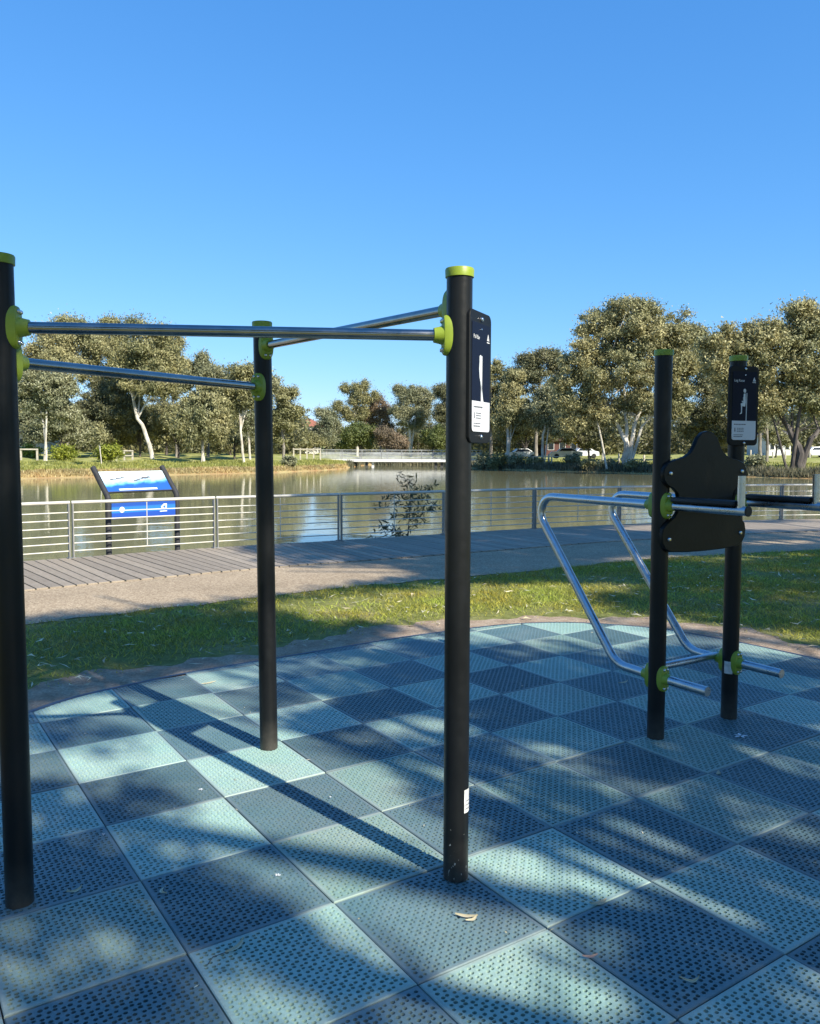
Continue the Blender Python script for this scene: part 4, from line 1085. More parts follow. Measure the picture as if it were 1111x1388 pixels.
FT(g_, 'largest gum tree, huge round crown on many white stems at right', 848, 84, 626, [(852, 425, 36, 20), (815, 445, 36, 28), (895, 448, 40, 34), (850, 465, 50, 34), (790, 485, 34, 34), (835, 510, 56, 34), (905, 500, 38, 40), (928, 472, 26, 40), (776, 530, 32, 34), (775, 570, 24, 24), (870, 545, 44, 26), (920, 535, 22, 34), (815, 555, 34, 24)],
   [[(850, 627, .55), (848, 610, .45), (842, 590, .3), (832, 570, .24), (818, 548, .2), (800, 525, .15), (790, 505, .06)], [(848, 612, .4), (856, 590, .28), (862, 565, .24), (874, 540, .18), (885, 510, .08)], [(848, 608, .34), (848, 580, .26), (846, 550, .2), (840, 515, .14), (845, 470, .06)],
    [(852, 600, .25), (868, 578, .18), (886, 560, .13), (905, 535, .05)], [(822, 575, .16), (806, 560, .12), (796, 535, .09), (782, 510, .05)]],
   M['bark_white'], M['leaf_khaki'], n_leaf=40000, seed=44, clump=0.85, group=gr, limbs=24)
FT(g_, 'spreading gum tree with a thick dark trunk at the right edge', 1085, 71, 628, [(1050, 455, 50, 30), (1090, 435, 46, 28), (1010, 465, 44, 30), (1130, 450, 50, 36), (985, 500, 34, 40), (1040, 505, 50, 36), (1100, 495, 50, 36), (1080, 540, 50, 24), (1150, 520, 50, 44), (1030, 545, 34, 24), (968, 478, 30, 38), (990, 540, 26, 30)],
   [[(1083, 630, .62), (1082, 614, .5), (1078, 600, .42), (1066, 580, .3), (1058, 560, .22), (1052, 535, .12)], [(1084, 608, .42), (1096, 594, .32), (1108, 582, .26), (1130, 565, .2), (1150, 545, .1)], [(1072, 590, .26), (1078, 560, .2), (1085, 530, .14), (1092, 495, .07)], [(1066, 580, .16), (1045, 562, .12), (1028, 548, .06)]],
   M['bark_dark'], M['leaf_khaki'], n_leaf=34000, seed=45, clump=0.85, group=gr, limbs=22)
FT('dark_tree', 'dark shaded tree between the two biggest gums at right', 962, 98, 616, [(950, 500, 30, 40), (955, 540, 34, 36), (985, 560, 30, 36), (940, 575, 26, 26), (965, 590, 36, 20)], [[(965, 618, .34), (964, 580, .28), (962, 545, .14)]], M['bark_dark'], M['leaf_dark'], n_leaf=13000, seed=46, clump=0.9, group=gr)
FT('dark_tree', 'dark tree behind the red brick house', 770, 138, 612, [(750, 560, 34, 30), (790, 565, 34, 30), (715, 570, 28, 26), (680, 575, 28, 24)], [[(770, 614, .34), (770, 580, .2)]], M['bark_dark'], M['leaf_dark'], n_leaf=13000, seed=47, clump=1.2, group=gr)
FT('dark_tree', 'grey-green tree behind the white house at the right edge', 1050, 128, 612, [(1030, 540, 40, 40), (1090, 540, 40, 44), (1140, 545, 40, 40)], [[(1050, 614, .34), (1050, 580, .2)]], M['bark_dark'], M['leaf_grey'], n_leaf=11000, seed=48, clump=1.3, group=gr)
FT('leafy_tree', 'low shady tree in front of the red brick house', 796, 108, 614, [(790, 575, 28, 18), (812, 588, 20, 18), (770, 585, 20, 16), (745, 592, 18, 10), (796, 600, 14, 8)], [[(798, 616, .2), (797, 592, .14)]], M['bark_dark'], M['leaf_dark'], n_leaf=6000, seed=54, clump=0.9, group=gr)
FT('leafy_tree', 'low olive tree left of the red brick house', 712, 112, 614, [(705, 580, 20, 18), (725, 575, 18, 18), (690, 588, 16, 14)], [[(712, 616, .2), (712, 592, .14)]], M['bark_dark'], M['leaf_olive'], n_leaf=6000, seed=55, clump=0.9, group=gr)
FT('leafy_tree', 'low bushy olive tree in front of the white house at the right edge', 1052, 108, 612, [(1046, 590, 14, 11), (1060, 597, 10, 9)], [[(1050, 614, .16), (1050, 595, .1)]], M['bark_dark'], M['leaf_olive'], n_leaf=2500, seed=56, clump=0.7, group=gr)
FT(g_, 'twin-stemmed grey gum tree half hidden behind the right station sign', 1020, 92, 616, [(1015, 545, 22, 30), (1030, 560, 18, 22)], [[(1030, 618, .3), (1028, 590, .25), (1024, 560, .12)], [(1038, 618, .26), (1038, 590, .2), (1036, 560, .1)]], M['bark_grey'], M['leaf_grey'], n_leaf=7000, seed=49, clump=0.85, group=gr)

# far-off wood closing the view behind the park trees
def far_wood(name, segs, m, n, seed, size):
    rng = np.random.default_rng(seed); PP = []
    for (pa, pb, Y0, Y1, top) in segs:
        kk = int(n * abs(pb - pa) / sum(abs(q[1] - q[0]) for q in segs))
        Y = rng.uniform(Y0, Y1, kk); px = rng.uniform(pa, pb, kk)
        x = (px - CX) * Y / F_
        hgt = (613 - top) * (Y0 + Y1) / 2 / F_ * (0.72 + 0.16 * np.sin(x * .55 + seed) + 0.12 * np.sin(x * 1.37 + 2.1 * seed))
        z = EYE + hgt * rng.uniform(0, 1, kk) ** .75 - 1.0 * rng.uniform(0, 1, kk)
        PP.append(np.stack([x + .8 * np.sin(z * 2.1 + Y), Y, z], 1))
    P = np.concatenate(PP); Dv = rng.normal(size=P.shape); Dv[:, 2] -= .6
    V, Q = leaf_quads(P, Dv, size, size * .5, rng)
    return tag(link(name, np_mesh(name, V, Q), None, m), kind='stuff')
far_wood('far_wood', [(-150, 415, 128, 150, 548), (440, 640, 165, 180, 575), (640, 780, 140, 156, 560), (780, 1300, 140, 156, 545)], M['leaf_dark'], 62000, 5, .7)
far_wood('far_wood', [(-150, 400, 150, 165, 540), (450, 640, 180, 195, 572), (640, 1300, 158, 170, 545)], M['leaf_olive'], 34000, 6, .8)

# ------------------------------------------------------------------ shrubs on the banks
def shrub(name, label, px, Y, rpx, hpx, leaf, seed, group='shrubs on the far banks', n=2600, n_leafsize=0.2):
    k = Y / F_; x = (px - CX) * k; z0 = float(terrain_z(x, Y)); r = rpx * k; h = hpx * k
    return tree(name, label, (x, Y, z0), [(0, 0, h * .5, r, r * .8, h * .52), (-r * .4, 0, h * .4, r * .6, r * .6, h * .4), (r * .4, .1, h * .45, r * .6, r * .6, h * .42)],
                [[(0, 0, -0.05, .05), (0.02, 0, h * .5, .03)], [(0.05, 0, -0.05, .04), (r * .3, 0.05, h * .6, .02)]], M['bark_dark'], leaf, n_leaf=n, leaf_len=n_leafsize, leaf_w=n_leafsize * .5, clump=max(.25, r * .35), seed=seed, cat='shrub', group=group, limbs=4, droop=0.2)
shrub('bush', 'round yellow-green bush right of the white forked trunk', 86, 78, 19, 24, M['leaf_lime'], 60)
shrub('bush', 'taller yellow-green bush behind the thin staked sapling', 148, 80, 20, 30, M['leaf_lime'], 61)
shrub('bush', 'low yellow-green hedge-like bush at the far left behind the rail', 38, 88, 18, 18, M['leaf_lime'], 62)
for i, (px, Y, r, h, lf, lb) in enumerate([(655, 101, 14, 24, 'leaf_grey', 'grey bank shrub just right of the nearest sign post'), (676, 98, 16, 26, 'leaf_olive', 'tangled olive bank shrub below the straight white trunk'), (700, 96, 14, 18, 'leaf_grey', 'low grey bank shrub right of the tangled one'),
                                        (724, 95, 13, 13, 'leaf_olive', 'low olive bank shrub below the tan forked trunk'), (775, 91, 12, 18, 'leaf_grey', 'twiggy grey shrub beside the horizontal rail'), (800, 87, 16, 14, 'leaf_olive', 'olive low shrub at the waterline left of the largest gum'),
                                        (822, 85.5, 15, 13, 'leaf_grey', 'grey low shrub at the waterline under the largest gum'), (862, 82, 18, 12, 'leaf_olive', 'olive low shrub right of the largest gum trunk'), (925, 79, 20, 13, 'leaf_grey', 'grey shrub on the bank behind the backboard'),
                                        (1022, 72, 16, 22, 'leaf_grey', 'wispy grey shrub on the bank below the right station sign'), (392, 84, 10, 16, 'leaf_grey', 'small grey shrub on the point right of the far black post')]):
    shrub('bush', lb, px, Y, r, h, M[lf], 70 + i, n=1800)
# thin staked sapling on the left bank
k_ = 71 / F_; sx_ = (138 - CX) * k_; sz_ = float(terrain_z(sx_, 71))
tree('young_tree', 'thin young tree with a pale stem on the grass behind the blue sign', (sx_, 71, sz_), [(-0.2, 0, 2.6, .7, .6, .9), (-0.3, 0, 3.4, .5, .5, .7)], [[(0, 0, -.05, .05), (-.1, 0, 1.2, .04), (-.3, 0, 3.2, .02)]], M['bark_white'], M['leaf_khaki'], n_leaf=900, leaf_len=.22, leaf_w=.08, clump=.4, seed=90, cat='tree', group=None, limbs=4)

# grassy fringe of the far banks
def fringe(name, m, a0, a1, t0, t1, n, h, seed, w=0.03):
    rng = np.random.default_rng(seed)
    a = np.radians(rng.uniform(a0, a1, n)); r = far_shore(a) + rng.uniform(t0, t1, n)
    x, y = r * np.sin(a), r * np.cos(a); z = terrain_z(x, y)
    hh = h * rng.uniform(.5, 1.3, n); lean = rng.normal(size=(n, 2)) * hh[:, None] * .35; th_ = rng.uniform(0, math.pi, n)
    b0 = np.stack([x - w * np.cos(th_), y - w * np.sin(th_), z - .03], 1); b1 = np.stack([x + w * np.cos(th_), y + w * np.sin(th_), z - .03], 1)
    tp = np.stack([x + lean[:, 0], y + lean[:, 1], z + hh], 1)
    return tag(link(name, np_mesh(name, np.stack([b0, b1, tp], 1).reshape(-1, 3), np.arange(3 * n).reshape(n, 3)), None, m), kind='stuff')
fringe('dry_grass', M['straw'], -34, -4.2, 0.2, 2.6, 12000, 0.19, 1, 0.05)
fringe('bank_grass', M['bank_grass'], -34, -4.2, 2.5, 14, 16000, 0.22, 2, 0.06)
fringe('reeds', M['reed'], 3.6, 32, 0.1, 3.0, 12000, 0.5, 3, 0.05)
fringe('reeds', M['reed'], -4.4, 3.8, -0.3, 2.6, 6000, 0.55, 6, 0.06)
fringe('bank_grass', M['bank_grass'], 4, 32, 3, 16, 14000, 0.18, 4, 0.06)

# ------------------------------------------------------------------ bridge, posts, houses, cars across the lake
def on(px, Y): k = Y / F_; x = (px - CX) * k; return x, float(terrain_z(x, Y)), k
YB = 112.0; kB = YB / F_
bx0, bx1 = (436 - CX) * kB, (652 - CX) * kB
br = empty('footbridge', ((bx0 + bx1) / 2, YB, LAKE_Z), 0, 'low white footbridge with mesh railings spanning the lake between the banks', 'bridge')
LB = bx1 - bx0
MB().box((0, 0, 0.86), (LB, 2.4, 0.26)).build('deck', M['concrete'], br, smooth=False)
MB().box((0, -1.24, 0.86), (LB, 0.06, 0.34)).build('edge_beam', M['whitewall'], br, smooth=False)
nb2 = 8
for side in (-1.15, 1.15):
    for i in range(nb2 + 1):
        MB().box((-LB / 2 + LB * i / nb2, side, 1.62), (0.07, 0.07, 1.3)).build('railing_post', M['railpost'], br, smooth=False)
    for i in range(nb2):
        xa = -LB / 2 + LB * (i + .5) / nb2
        p = MB()
        for q in range(18): p.box((xa - LB / nb2 * .46 + LB / nb2 * .92 * q / 17, side, 1.55), (0.045, 0.02, 1.0))
        for z in (1.05, 1.3, 1.8): p.box((xa, side + 0.012, z), (LB / nb2 * .96, 0.02, 0.06))
        p.build('railing_panel', M['mesh_panel'], br, smooth=False)
    MB().box((0, side, 2.29), (LB, 0.1, 0.07)).build('handrail', M['mesh_panel'], br, smooth=False)
for px in (497, 505.5, 590, 598):
    x = (px - CX) * kB - (bx0 + bx1) / 2
    MB().box((x, -0.6, 0.2), (0.35, 0.4, 1.06)).build('pier', M['whitewall'] if px == 505.5 else M['steel_dark'], br, smooth=False)

def bollard(px, Y, h, m, label, group):
    x, z, k = on(px, Y)
    o = MB().tube([(0, 0, -.1), (0, 0, h * .96), (0, 0, h)], [0.11, 0.11, 0.085], 8).build('bollard', m, None)
    o.location = (x, Y, z)
    tag(o, label, 'bollard', group)
gb = 'timber bollards along the right bank'
for px, Y, lb in [(704, 98, 'short timber bollard left of the tan forked trunk'), (719, 98, 'short timber bollard just left of the tan forked trunk base'), (743, 97, 'short timber bollard just right of the tan forked trunk'), (816, 93, 'short timber bollard midway between rail and largest gum'), (838, 91, 'short timber bollard left of the largest gum trunk'),
                  (872, 90, 'short timber bollard right of the largest gum trunk'), (1038, 84, 'dark short bollard on the grass left of the thick dark trunk')]:
    bollard(px, Y, 1.15, M['timber_shaded'] if px in (1038, 704, 719) else M['timber_pale'], lb, gb)
for i, (px, lb) in enumerate([(996, 'pale bollard behind the right station post'), (1016, 'pale bollard right of the right station post'), (1046, 'pale bollard below the white house corner'), (1063, 'pale bollard hidden beside the thick trunk'), (1096, 'pale bollard right of the thick trunk')]):
    bollard(px, 104, 1.0, M['timber_pale'], lb, 'pale bollards along the far road at right')
def rail_frame(name, label, px0, px1, Y, h, m, npost=2, rails=(1.0,), cat='rail fence', group=None):
    x0, z0, k = on(px0, Y); x1, z1, _ = on(px1, Y)
    r = empty(name, ((x0 + x1) / 2, Y, min(z0, z1)), 0, label, cat, group)
    W = x1 - x0
    for i in range(npost): MB().box((-W / 2 + W * i / (npost - 1), 0, h / 2 - .05), (0.15, 0.15, h + .1)).build('post', m, r, smooth=False)
    for q in rails: MB().box((0, -0.085, h * q - .06), (W + .2, 0.07, 0.13)).build('rail', m, r, smooth=False)
rail_frame('rail_fence', 'pale two-post timber rail on the left bank beside the white forked trunk', 29, 51, 80, 1.2, M['timber_pale'])
rail_frame('rail_fence', 'pale timber fence behind the taller yellow-green bush', 158, 180, 88, 1.15, M['timber_pale'], 3, (1.0, .55))
rail_frame('rail_fence', 'weathered horizontal rail on posts between the shrubs of the right bank', 722, 772, 94.5, 1.2, M['timber_pale'], 3)
rail_frame('rail_fence', 'tall pale post fence on the grassy point left of the bridge', 398, 434, 101, 1.5, M['timber_pale'], 5, (.95,))

def house(name, label, px0, px1, Y, wall_h, roof_h, mw_, mr, depth=8.0, wins=3, zoff=0.0, carport=False):
    x0, z0, k = on(px0, Y); x1, z1, _ = on(px1, Y); W = x1 - x0
    r = empty(name, ((x0 + x1) / 2, Y + depth / 2, min(z0, z1) + zoff), 0, label, 'house')
    MB().box((0, 0, wall_h / 2 - .4), (W, depth, wall_h + .8)).build('wall', mw_, r, smooth=False)
    e = 0.5
    rf = MB().add([(-W / 2 - e, -depth / 2 - e, wall_h + .01), (W / 2 + e, -depth / 2 - e, wall_h + .01), (W / 2 + e, depth / 2 + e, wall_h + .01), (-W / 2 - e, depth / 2 + e, wall_h + .01), (-W / 2 + depth / 2.6, 0, wall_h + roof_h), (W / 2 - depth / 2.6, 0, wall_h + roof_h)],
             [(0, 1, 5, 4), (1, 2, 5), (2, 3, 4, 5), (3, 0, 4), (3, 2, 1, 0)]).build('roof', mr, r, smooth=False)
    st = 2 if wall_h > 4.5 else 1
    for lv in range(st):
        for i in range(wins):
            xw = -W / 2 + W * (i + .5) / wins; zw = 1.6 + lv * 2.8
            w = MB().box((xw, -depth / 2 - 0.02, zw), (min(1.6, W / wins * .55), 0.10, 1.2)).build('window', M['whitewall'], r, smooth=False)
            MB().box((xw, -depth / 2 - 0.075, zw), (min(1.45, W / wins * .48), 0.02, 1.05)).build('pane', M['glass'], w, smooth=False)
house('house', 'cream two-storey house with a terracotta roof on the hill beyond the bridge', 396, 436, 210, 5.6, 2.2, M['cream'], M['roof_red'], 9, 4, zoff=-0.6)
house('house', 'low cream house at road level below the hillside house', 398, 428, 150, 2.4, 1.0, M['whitewall'], M['roof_grey'], 7, 3)
house('house', 'red brick house with a dark roof among the trees of the right bank', 738, 800, 136, 2.5, 1.3, M['brick'], M['roof_dark'], 9, 4)
house('house', 'white house behind the thick dark trunk at the right edge', 1040, 1070, 124, 3.2, 1.2, M['whitewall'], M['roof_grey'], 8, 3)
house('house', 'pinkish house at the far left behind the forked white trunk', 14, 48, 112, 2.9, 1.3, M['cream'], M['roof_red'], 8, 3)
def car(label, px, Y, rz=0.0):
    x, z, k = on(px, Y)
    r = empty('parked_car', (x, Y, z), rz, label, 'car', 'white cars parked across the lake')
    pr_ = [(-2.15, .35), (-2.15, .8), (-1.9, .95), (-1.2, 1.0), (-.65, 1.45), (.75, 1.48), (1.45, 1.05), (2.05, .95), (2.15, .7), (2.15, .35)]
    MB().rings([[(a, sgn_ * .84 * (1 if b < 1.1 else .82), b) for a, b in pr_] for sgn_ in (-1, 1)]).build('body', M['car'], r, smooth=False)
    for sgn_ in (-1, 1):
        MB().add([(-1.05, sgn_ * .835, 1.03), (1.25, sgn_ * .835, 1.06), (.72, sgn_ * .72, 1.40), (-.6, sgn_ * .72, 1.38)], [(0, 1, 2, 3)]).build('side_window', M['glass'], r, smooth=False)
        for xw in (-1.35, 1.35):
            MB().tube([(xw, sgn_ * .72, .33), (xw, sgn_ * .9, .33)], .33, 12).build('wheel', M['tyre'], r)
car('white car parked left of the tan forked trunk across the lake', 706, 112, 0.1)
car('white car parked left of the yellow sign across the lake', 766, 112, -0.05)
car('white car parked right of the yellow sign across the lake', 789, 116, 0.12)
car('white car parked at the right edge behind the thick dark trunk', 1103, 110, 0.1)
x, z, k = on(779, 109)
ys = empty('road_sign', (x, 109, z), 0, 'yellow diamond road sign between two white parked cars', 'sign')
MB().tube([(0, 0, -.1), (0, 0, 2.7)], .04, 8).build('pole', M['railpost'], ys)
MB().rings([[(0, y, 1.85), (.55, y, 2.4), (0, y, 2.95), (-.55, y, 2.4)] for y in (-.06, -.08)]).build('sign_plate', M['yellow'], ys, smooth=False)

# ------------------------------------------------------------------ sapling by the railing
def sapling():
    base = np.array([-0.02, 16.4]); z0 = -0.62
    root = empty('wattle_sapling', (base[0], base[1], z0), 0, 'sparse dark sapling growing up behind the railing in front of the bright water', 'sapling')
    rng = np.random.default_rng(33)
    k = 16.4 / F_
    def p(px, py, dy=0.0): return Vector(((px - CX) * k - base[0], dy, EYE + (613 - py) * k - z0))
    b = MB(); leaves = []
    branches = [[(553, 728), (554, 708), (556, 690), (557, 668), (553, 655), (545, 645)], [(554, 708), (566, 700), (580, 693), (592, 688)], [(556, 688), (545, 684), (530, 682), (514, 686)], [(557, 672), (570, 666), (580, 662), (588, 657)], [(556, 695), (545, 700), (532, 698)],
                [(553, 726), (535, 720), (520, 718), (512, 722)], [(553, 728), (538, 727), (516, 730), (500, 733)], [(555, 700), (568, 692), (578, 684), (590, 680)], [(557, 680), (568, 676), (574, 668)], [(554, 715), (566, 712), (575, 705)], [(557, 676), (546, 672), (532, 672), (520, 676)], [(553, 655), (560, 650), (546, 650)], [(535, 720), (526, 712), (518, 708)]]
    for bi, br_ in enumerate(branches):
        dy0 = 0 if bi == 0 else rng.uniform(-.35, .35)
        pts = [p(x, y, dy0 * i / (len(br_) - 1)) for i, (x, y) in enumerate(br_)]
        if bi == 0: pts = [Vector((0.05, 0, -0.3))] + pts
        b.tube(pts, list(np.linspace(.014 if bi == 0 else .008, .003, len(pts))), 6)
        for i in range(1 if bi else 3, len(pts)):
            a, c = pts[i - 1], pts[i]
            for q in range(14):
                t = rng.uniform(0.2, 1.1); o = a.lerp(c, t)
                leaves.append((o.x + rng.normal() * .075, o.y + rng.normal() * .07, o.z + rng.normal() * .05 - .02))
    b.build('trunk', M['bark_dark'], root)
    P = np.array(leaves); Dv = rng.normal(size=(len(P), 3)) * np.array([.9, .7, .4]); Dv[:, 2] -= .7
    V, Q = leaf_quads(P, Dv, .16, .032, rng, None, False)
    link('crown', np_mesh('crown', V, Q), root, M['leaf_sapling'])
sapling()

# ------------------------------------------------------------------ near lawn
def lawn():
    rng = np.random.default_rng(21)
    n = 420000
    x = rng.uniform(-6.5, 9.5, n); y = rng.uniform(3.4, 13.6, n)
    le = np.interp(x, LAWN_EDGE[:, 0], LAWN_EDGE[:, 1])
    keep = (y < le - 0.02 + 0.08 * np.sin(x * 7) * rng.uniform(0, 1, n)) & (np.abs(x) < 0.62 * y + 1.2)
    x, y = x[keep], y[keep]
    d = np.concatenate([mat_dist(x[i:i + 20000], y[i:i + 20000]) for i in range(0, len(x), 20000)])
    patch = 0.5 + 0.28 * np.sin(x * 2.3 + 1.7 * np.sin(y * 1.9)) + 0.22 * np.sin(y * 3.1 + 2 * np.sin(x * 1.3))
    dens = np.clip((d - 0.14 - 0.28 * patch) / 0.55, 0, 1) * np.clip(0.12 + 1.15 * patch, 0.08, 1)
    keep = (rng.uniform(size=len(x)) < dens) & (d > 0.09)
    x, y, d = x[keep], y[keep], d[keep]
    m = len(x)
    h = rng.uniform(.018, .052, m) * np.clip(d * 1.4, .45, 1); w = rng.uniform(.0025, .0052, m)
    th_ = rng.uniform(0, math.pi, m); lean = rng.normal(size=(m, 2)) * h[:, None] * .95
    cx, cy = np.cos(th_) * w, np.sin(th_) * w
    V = np.stack([np.stack([x - cx, y - cy, 0 * x + .002], 1), np.stack([x + cx, y + cy, 0 * x + .002], 1), np.stack([x + lean[:, 0], y + lean[:, 1], h], 1)], 1).reshape(-1, 3)
    tag(link('grass', np_mesh('grass', V, np.arange(3 * m).reshape(m, 3)), None, M['grass']), kind='stuff')
    # dropped gum leaves and bark bits, too many to count
    n = 1700
    x = rng.uniform(-4.5, 6, n); y = rng.uniform(4.4, 12.5, n)
    le = np.interp(x, LAWN_EDGE[:, 0], LAWN_EDGE[:, 1]); d = mat_dist(x, y)
    kp = (y < le) & (d > .1) & (np.abs(x) < 0.6 * y + .6); x, y = x[kp], y[kp]; m = len(x)
    P = np.stack([x, y, rng.uniform(.012, .04, m)], 1)
    a = rng.uniform(0, 2 * math.pi, m); Dv = np.stack([np.cos(a), np.sin(a), rng.normal(size=m) * .15], 1)
    S = np.stack([-np.sin(a), np.cos(a), rng.normal(size=m) * .3], 1)
    ln = rng.uniform(.05, .13, m)[:, None]; wv = rng.uniform(.009, .018, m)[:, None]; bend = S * rng.normal(size=m)[:, None] * .018
    V = np.stack([P - Dv * ln / 2 + bend, P + S * wv / 2, P + Dv * ln / 2 + bend, P - S * wv / 2], 1).reshape(-1, 3)
    tag(link('leaf_litter', np_mesh('leaf_litter', V, np.arange(4 * m).reshape(m, 4)), None, M['dry_leaf']), kind='stuff')
lawn()

# ------------------------------------------------------------------ single leaves lying on the tiles
def fallen(label, px, py, length, width, ang, bend, m='dry_leaf', stem=0.0, name='fallen_leaf', cat='leaf'):
    g = G(px, py, 0.018); n = 9
    r = empty(name, (g[0], g[1], 0.0185), R_(ang), label, cat, 'dry leaves lying on the tiles')
    vs = []
    for i in range(n + 1):
        t = i / n; x = (t - .5) * length; y = bend * (4 * (t - .5) ** 2 - .5); w = width * (math.sin(math.pi * min(1, t * 1.02 + .02)) ** 0.8) / 2 + .0006
        z = 0.0015 + 0.006 * abs(t - .5)
        vs += [(x, y - w, z), (x, y + w, z + 0.003), (x, y, z - .0008)]
    fs = []
    for i in range(n):
        a = 3 * i; fs += [(a, a + 3, a + 5, a + 2), (a + 2, a + 5, a + 4, a + 1)]
    MB().add(vs, fs).build('blade', M[m], r)
    if stem:
        e = Vector(vs[0]); MB().tube([e, e + Vector((-stem * .5, stem * .25, .001)), e + Vector((-stem, stem * .1, .0))], .0012, 5).build('stalk', M['bark_dark'], r)
fallen('long curved gum leaf with a thin dark stalk on a front teal tile', 320, 1283, .085, .013, 62, .012, stem=.07)
fallen('pale gum leaf on the dark tile before the sign post, upper of the crossed pair', 632, 1242, .075, .011, -8, .006)
fallen('pale gum leaf crossing the other one in front of the sign post', 640, 1246, .05, .009, 40, .01)
fallen('broad yellowish dry leaf on the tile joint, front middle', 812, 1224, .07, .016, 28, .008)
fallen('small pinkish dry leaf on the tile joint right of front middle', 800, 1297, .05, .008, 12, .006, 'dry_pink')
fallen('faint curled grey leaf on the dark tile, front right', 936, 1328, .06, .008, 5, .02)
fallen('white curved sliver of leaf right of the nearest left post', 102, 1207, .055, .010, 48, .016)
fallen('small bent pale leaf at the corner of a dark tile, front left', 222, 1208, .05, .010, -70, .018)
fallen('thin pale leaf on the teal tiles below the bent steel tubes', 845, 925, .09, .012, 35, .01)
fallen('thin pale leaf near the far edge of the mat, left of the far post', 283, 926, .10, .012, 40, .004)
fallen('white leaf scrap lying on the tile joint right of the sign post', 973, 1048, .05, .016, 60, .006)
def scrap(label, px, py, r, name='blossom_scrap'):
    g = G(px, py, 0.018); rnd = random.Random(px); b = MB()
    for k in range(5):
        a = k * 1.256 + rnd.uniform(-.3, .3); q = r * rnd.uniform(.6, 1.1); w = q * .22
        d = Vector((math.cos(a), math.sin(a), 0)); s_ = Vector((-d.y, d.x, 0))
        b.add([d * .002, d * q * .5 + s_ * w + Vector((0, 0, .004)), d * q + Vector((0, 0, .002)), d * q * .5 - s_ * w + Vector((0, 0, .003))], [(0, 1, 2, 3)])
    o = b.build(name, M['white'], None, smooth=False); o.location = (g[0], g[1], .0195)
    tag(o, label, 'flower scrap', 'white blossom scraps on the tiles')
scrap('star-shaped white blossom scrap on the big dark tile, front left', 377, 1187, .016)
scrap('tiny white blossom scrap on the dark tile left of the far post', 272, 1071, .014)
scrap('tiny white scrap by the tile corner above the curved sliver', 140, 1132, .010)
scrap('large white splash of blossom on the tiles between the two station posts', 1003, 998, .055)
scrap('faint white scrap on the teal tile below the big bright one', 447, 1081, .008)

# crumbs of leaf and bark caught on the tiles
def bits():
    rng = np.random.default_rng(77); n = 420
    x = rng.uniform(-2.4, 3.3, n); y = rng.uniform(1.7, 7.0, n); kp = mat_dist(x, y) < -.03; x, y = x[kp], y[kp]; m = len(x)
    P = np.stack([x, y, np.full(m, .0195)], 1); a = rng.uniform(0, 2 * math.pi, m)
    Dv = np.stack([np.cos(a), np.sin(a), 0 * a], 1); S = np.stack([-np.sin(a), np.cos(a), rng.normal(size=m) * .3], 1)
    ln = (rng.uniform(.003, .014, m) ** 1.0)[:, None]; wv = rng.uniform(.0012, .0035, m)[:, None]
    V = np.stack([P - Dv * ln, P + S * wv, P + Dv * ln, P - S * wv], 1).reshape(-1, 3)
    tag(link('leaf_crumbs', np_mesh('leaf_crumbs', V, np.arange(4 * m).reshape(m, 4)), None, M['dry_leaf']), kind='stuff')
bits()

# ------------------------------------------------------------------ trees behind the camera that shade the place
# (dx, dy, radius along, radius across, turn in degrees, light 0..1): sunny and shady areas of the ground, in metres
def W(px, py): g = G(px, py); return g[0], g[1]
LIT = []
def lit(px, py, rx, ry, rot=0, v=1.0): LIT.append((*W(px, py), rx * 1.15, ry * 1.3 + .04, R_(rot), v))
def shade_map(x, y):
    nz = np.sin(4.3 * x + 1.9 * np.sin(2.7 * y + .6)) * np.sin(6.1 * y + 2.1 * np.sin(2.3 * x)) + .5 * np.sin(9.7 * x - 6.3 * y + 1.5 * np.sin(5 * x))
    v = 0.43 + .30 * nz
    v = np.where(y > 7.2, 0.10 + .06 * nz, v)
    v = np.where((x < -2.6) & (y > 7.6), 0.97, v)
    v = np.where(y > 19.5, 1.0, v)
    for (cx, cy, rx, ry, rot, val) in LIT:
        c, s_ = math.cos(rot), math.sin(rot)
        a = ((x - cx) * c + (y - cy) * s_) / rx; b = (-(x - cx) * s_ + (y - cy) * c) / ry
        wgt = np.clip(1.6 - (a * a + b * b), 0, 1)
        v = v * (1 - wgt) + val * wgt
    return v
sd = 134                                        # the way shadows fall
lit(150, 785, 2.3, 1.5, 38); lit(330, 793, 1.7, .5, 38); lit(470, 783, .8, .28, 35, .9)
lit(560, 824, 1.85, .72, 28); lit(740, 810, 1.2, .55, 25, .97); lit(820, 838, .7, .22, 10, .7); lit(420, 826, .8, .35, 35, .9)
lit(900, 868, 1.4, .16, -24, .85); lit(600, 855, .9, .14, 32, .85); lit(720, 858, .85, .32, 10); lit(830, 866, .5, .25, 0, .9)
lit(335, 913, .5, .14, 35, .95); lit(110, 955, .28, .10, 40, .8); lit(180, 1030, .5, .17, 20, 1); lit(300, 1020, .5, .16, 20, .95); lit(260, 965, .5, .14, 30, .85)
lit(420, 960, .4, .12, 30, .7); lit(590, 985, .38, .13, 20, .8); lit(520, 1045, .35, .10, 15, .7); lit(70, 1070, .2, .1, 0, .6)
lit(430, 1110, 1.15, .30, sd, .95); lit(280, 985, .9, .22, sd, .85); lit(480, 1150, .42, .13, 10, .95)
lit(700, 1180, .33, .09, -25, .85); lit(790, 1185, .3, .07, -30, .8); lit(700, 1080, .3, .07, -25, .75); lit(830, 1068, .28, .06, -30, .7); lit(880, 1150, .28, .06, -25, .7)
lit(990, 1238, .32, .065, -30, .95); lit(1075, 1320, .25, .06, -30, 1); lit(1060, 1020, .5, .09, -10, .8); lit(930, 1270, .25, .1, 20, .55)
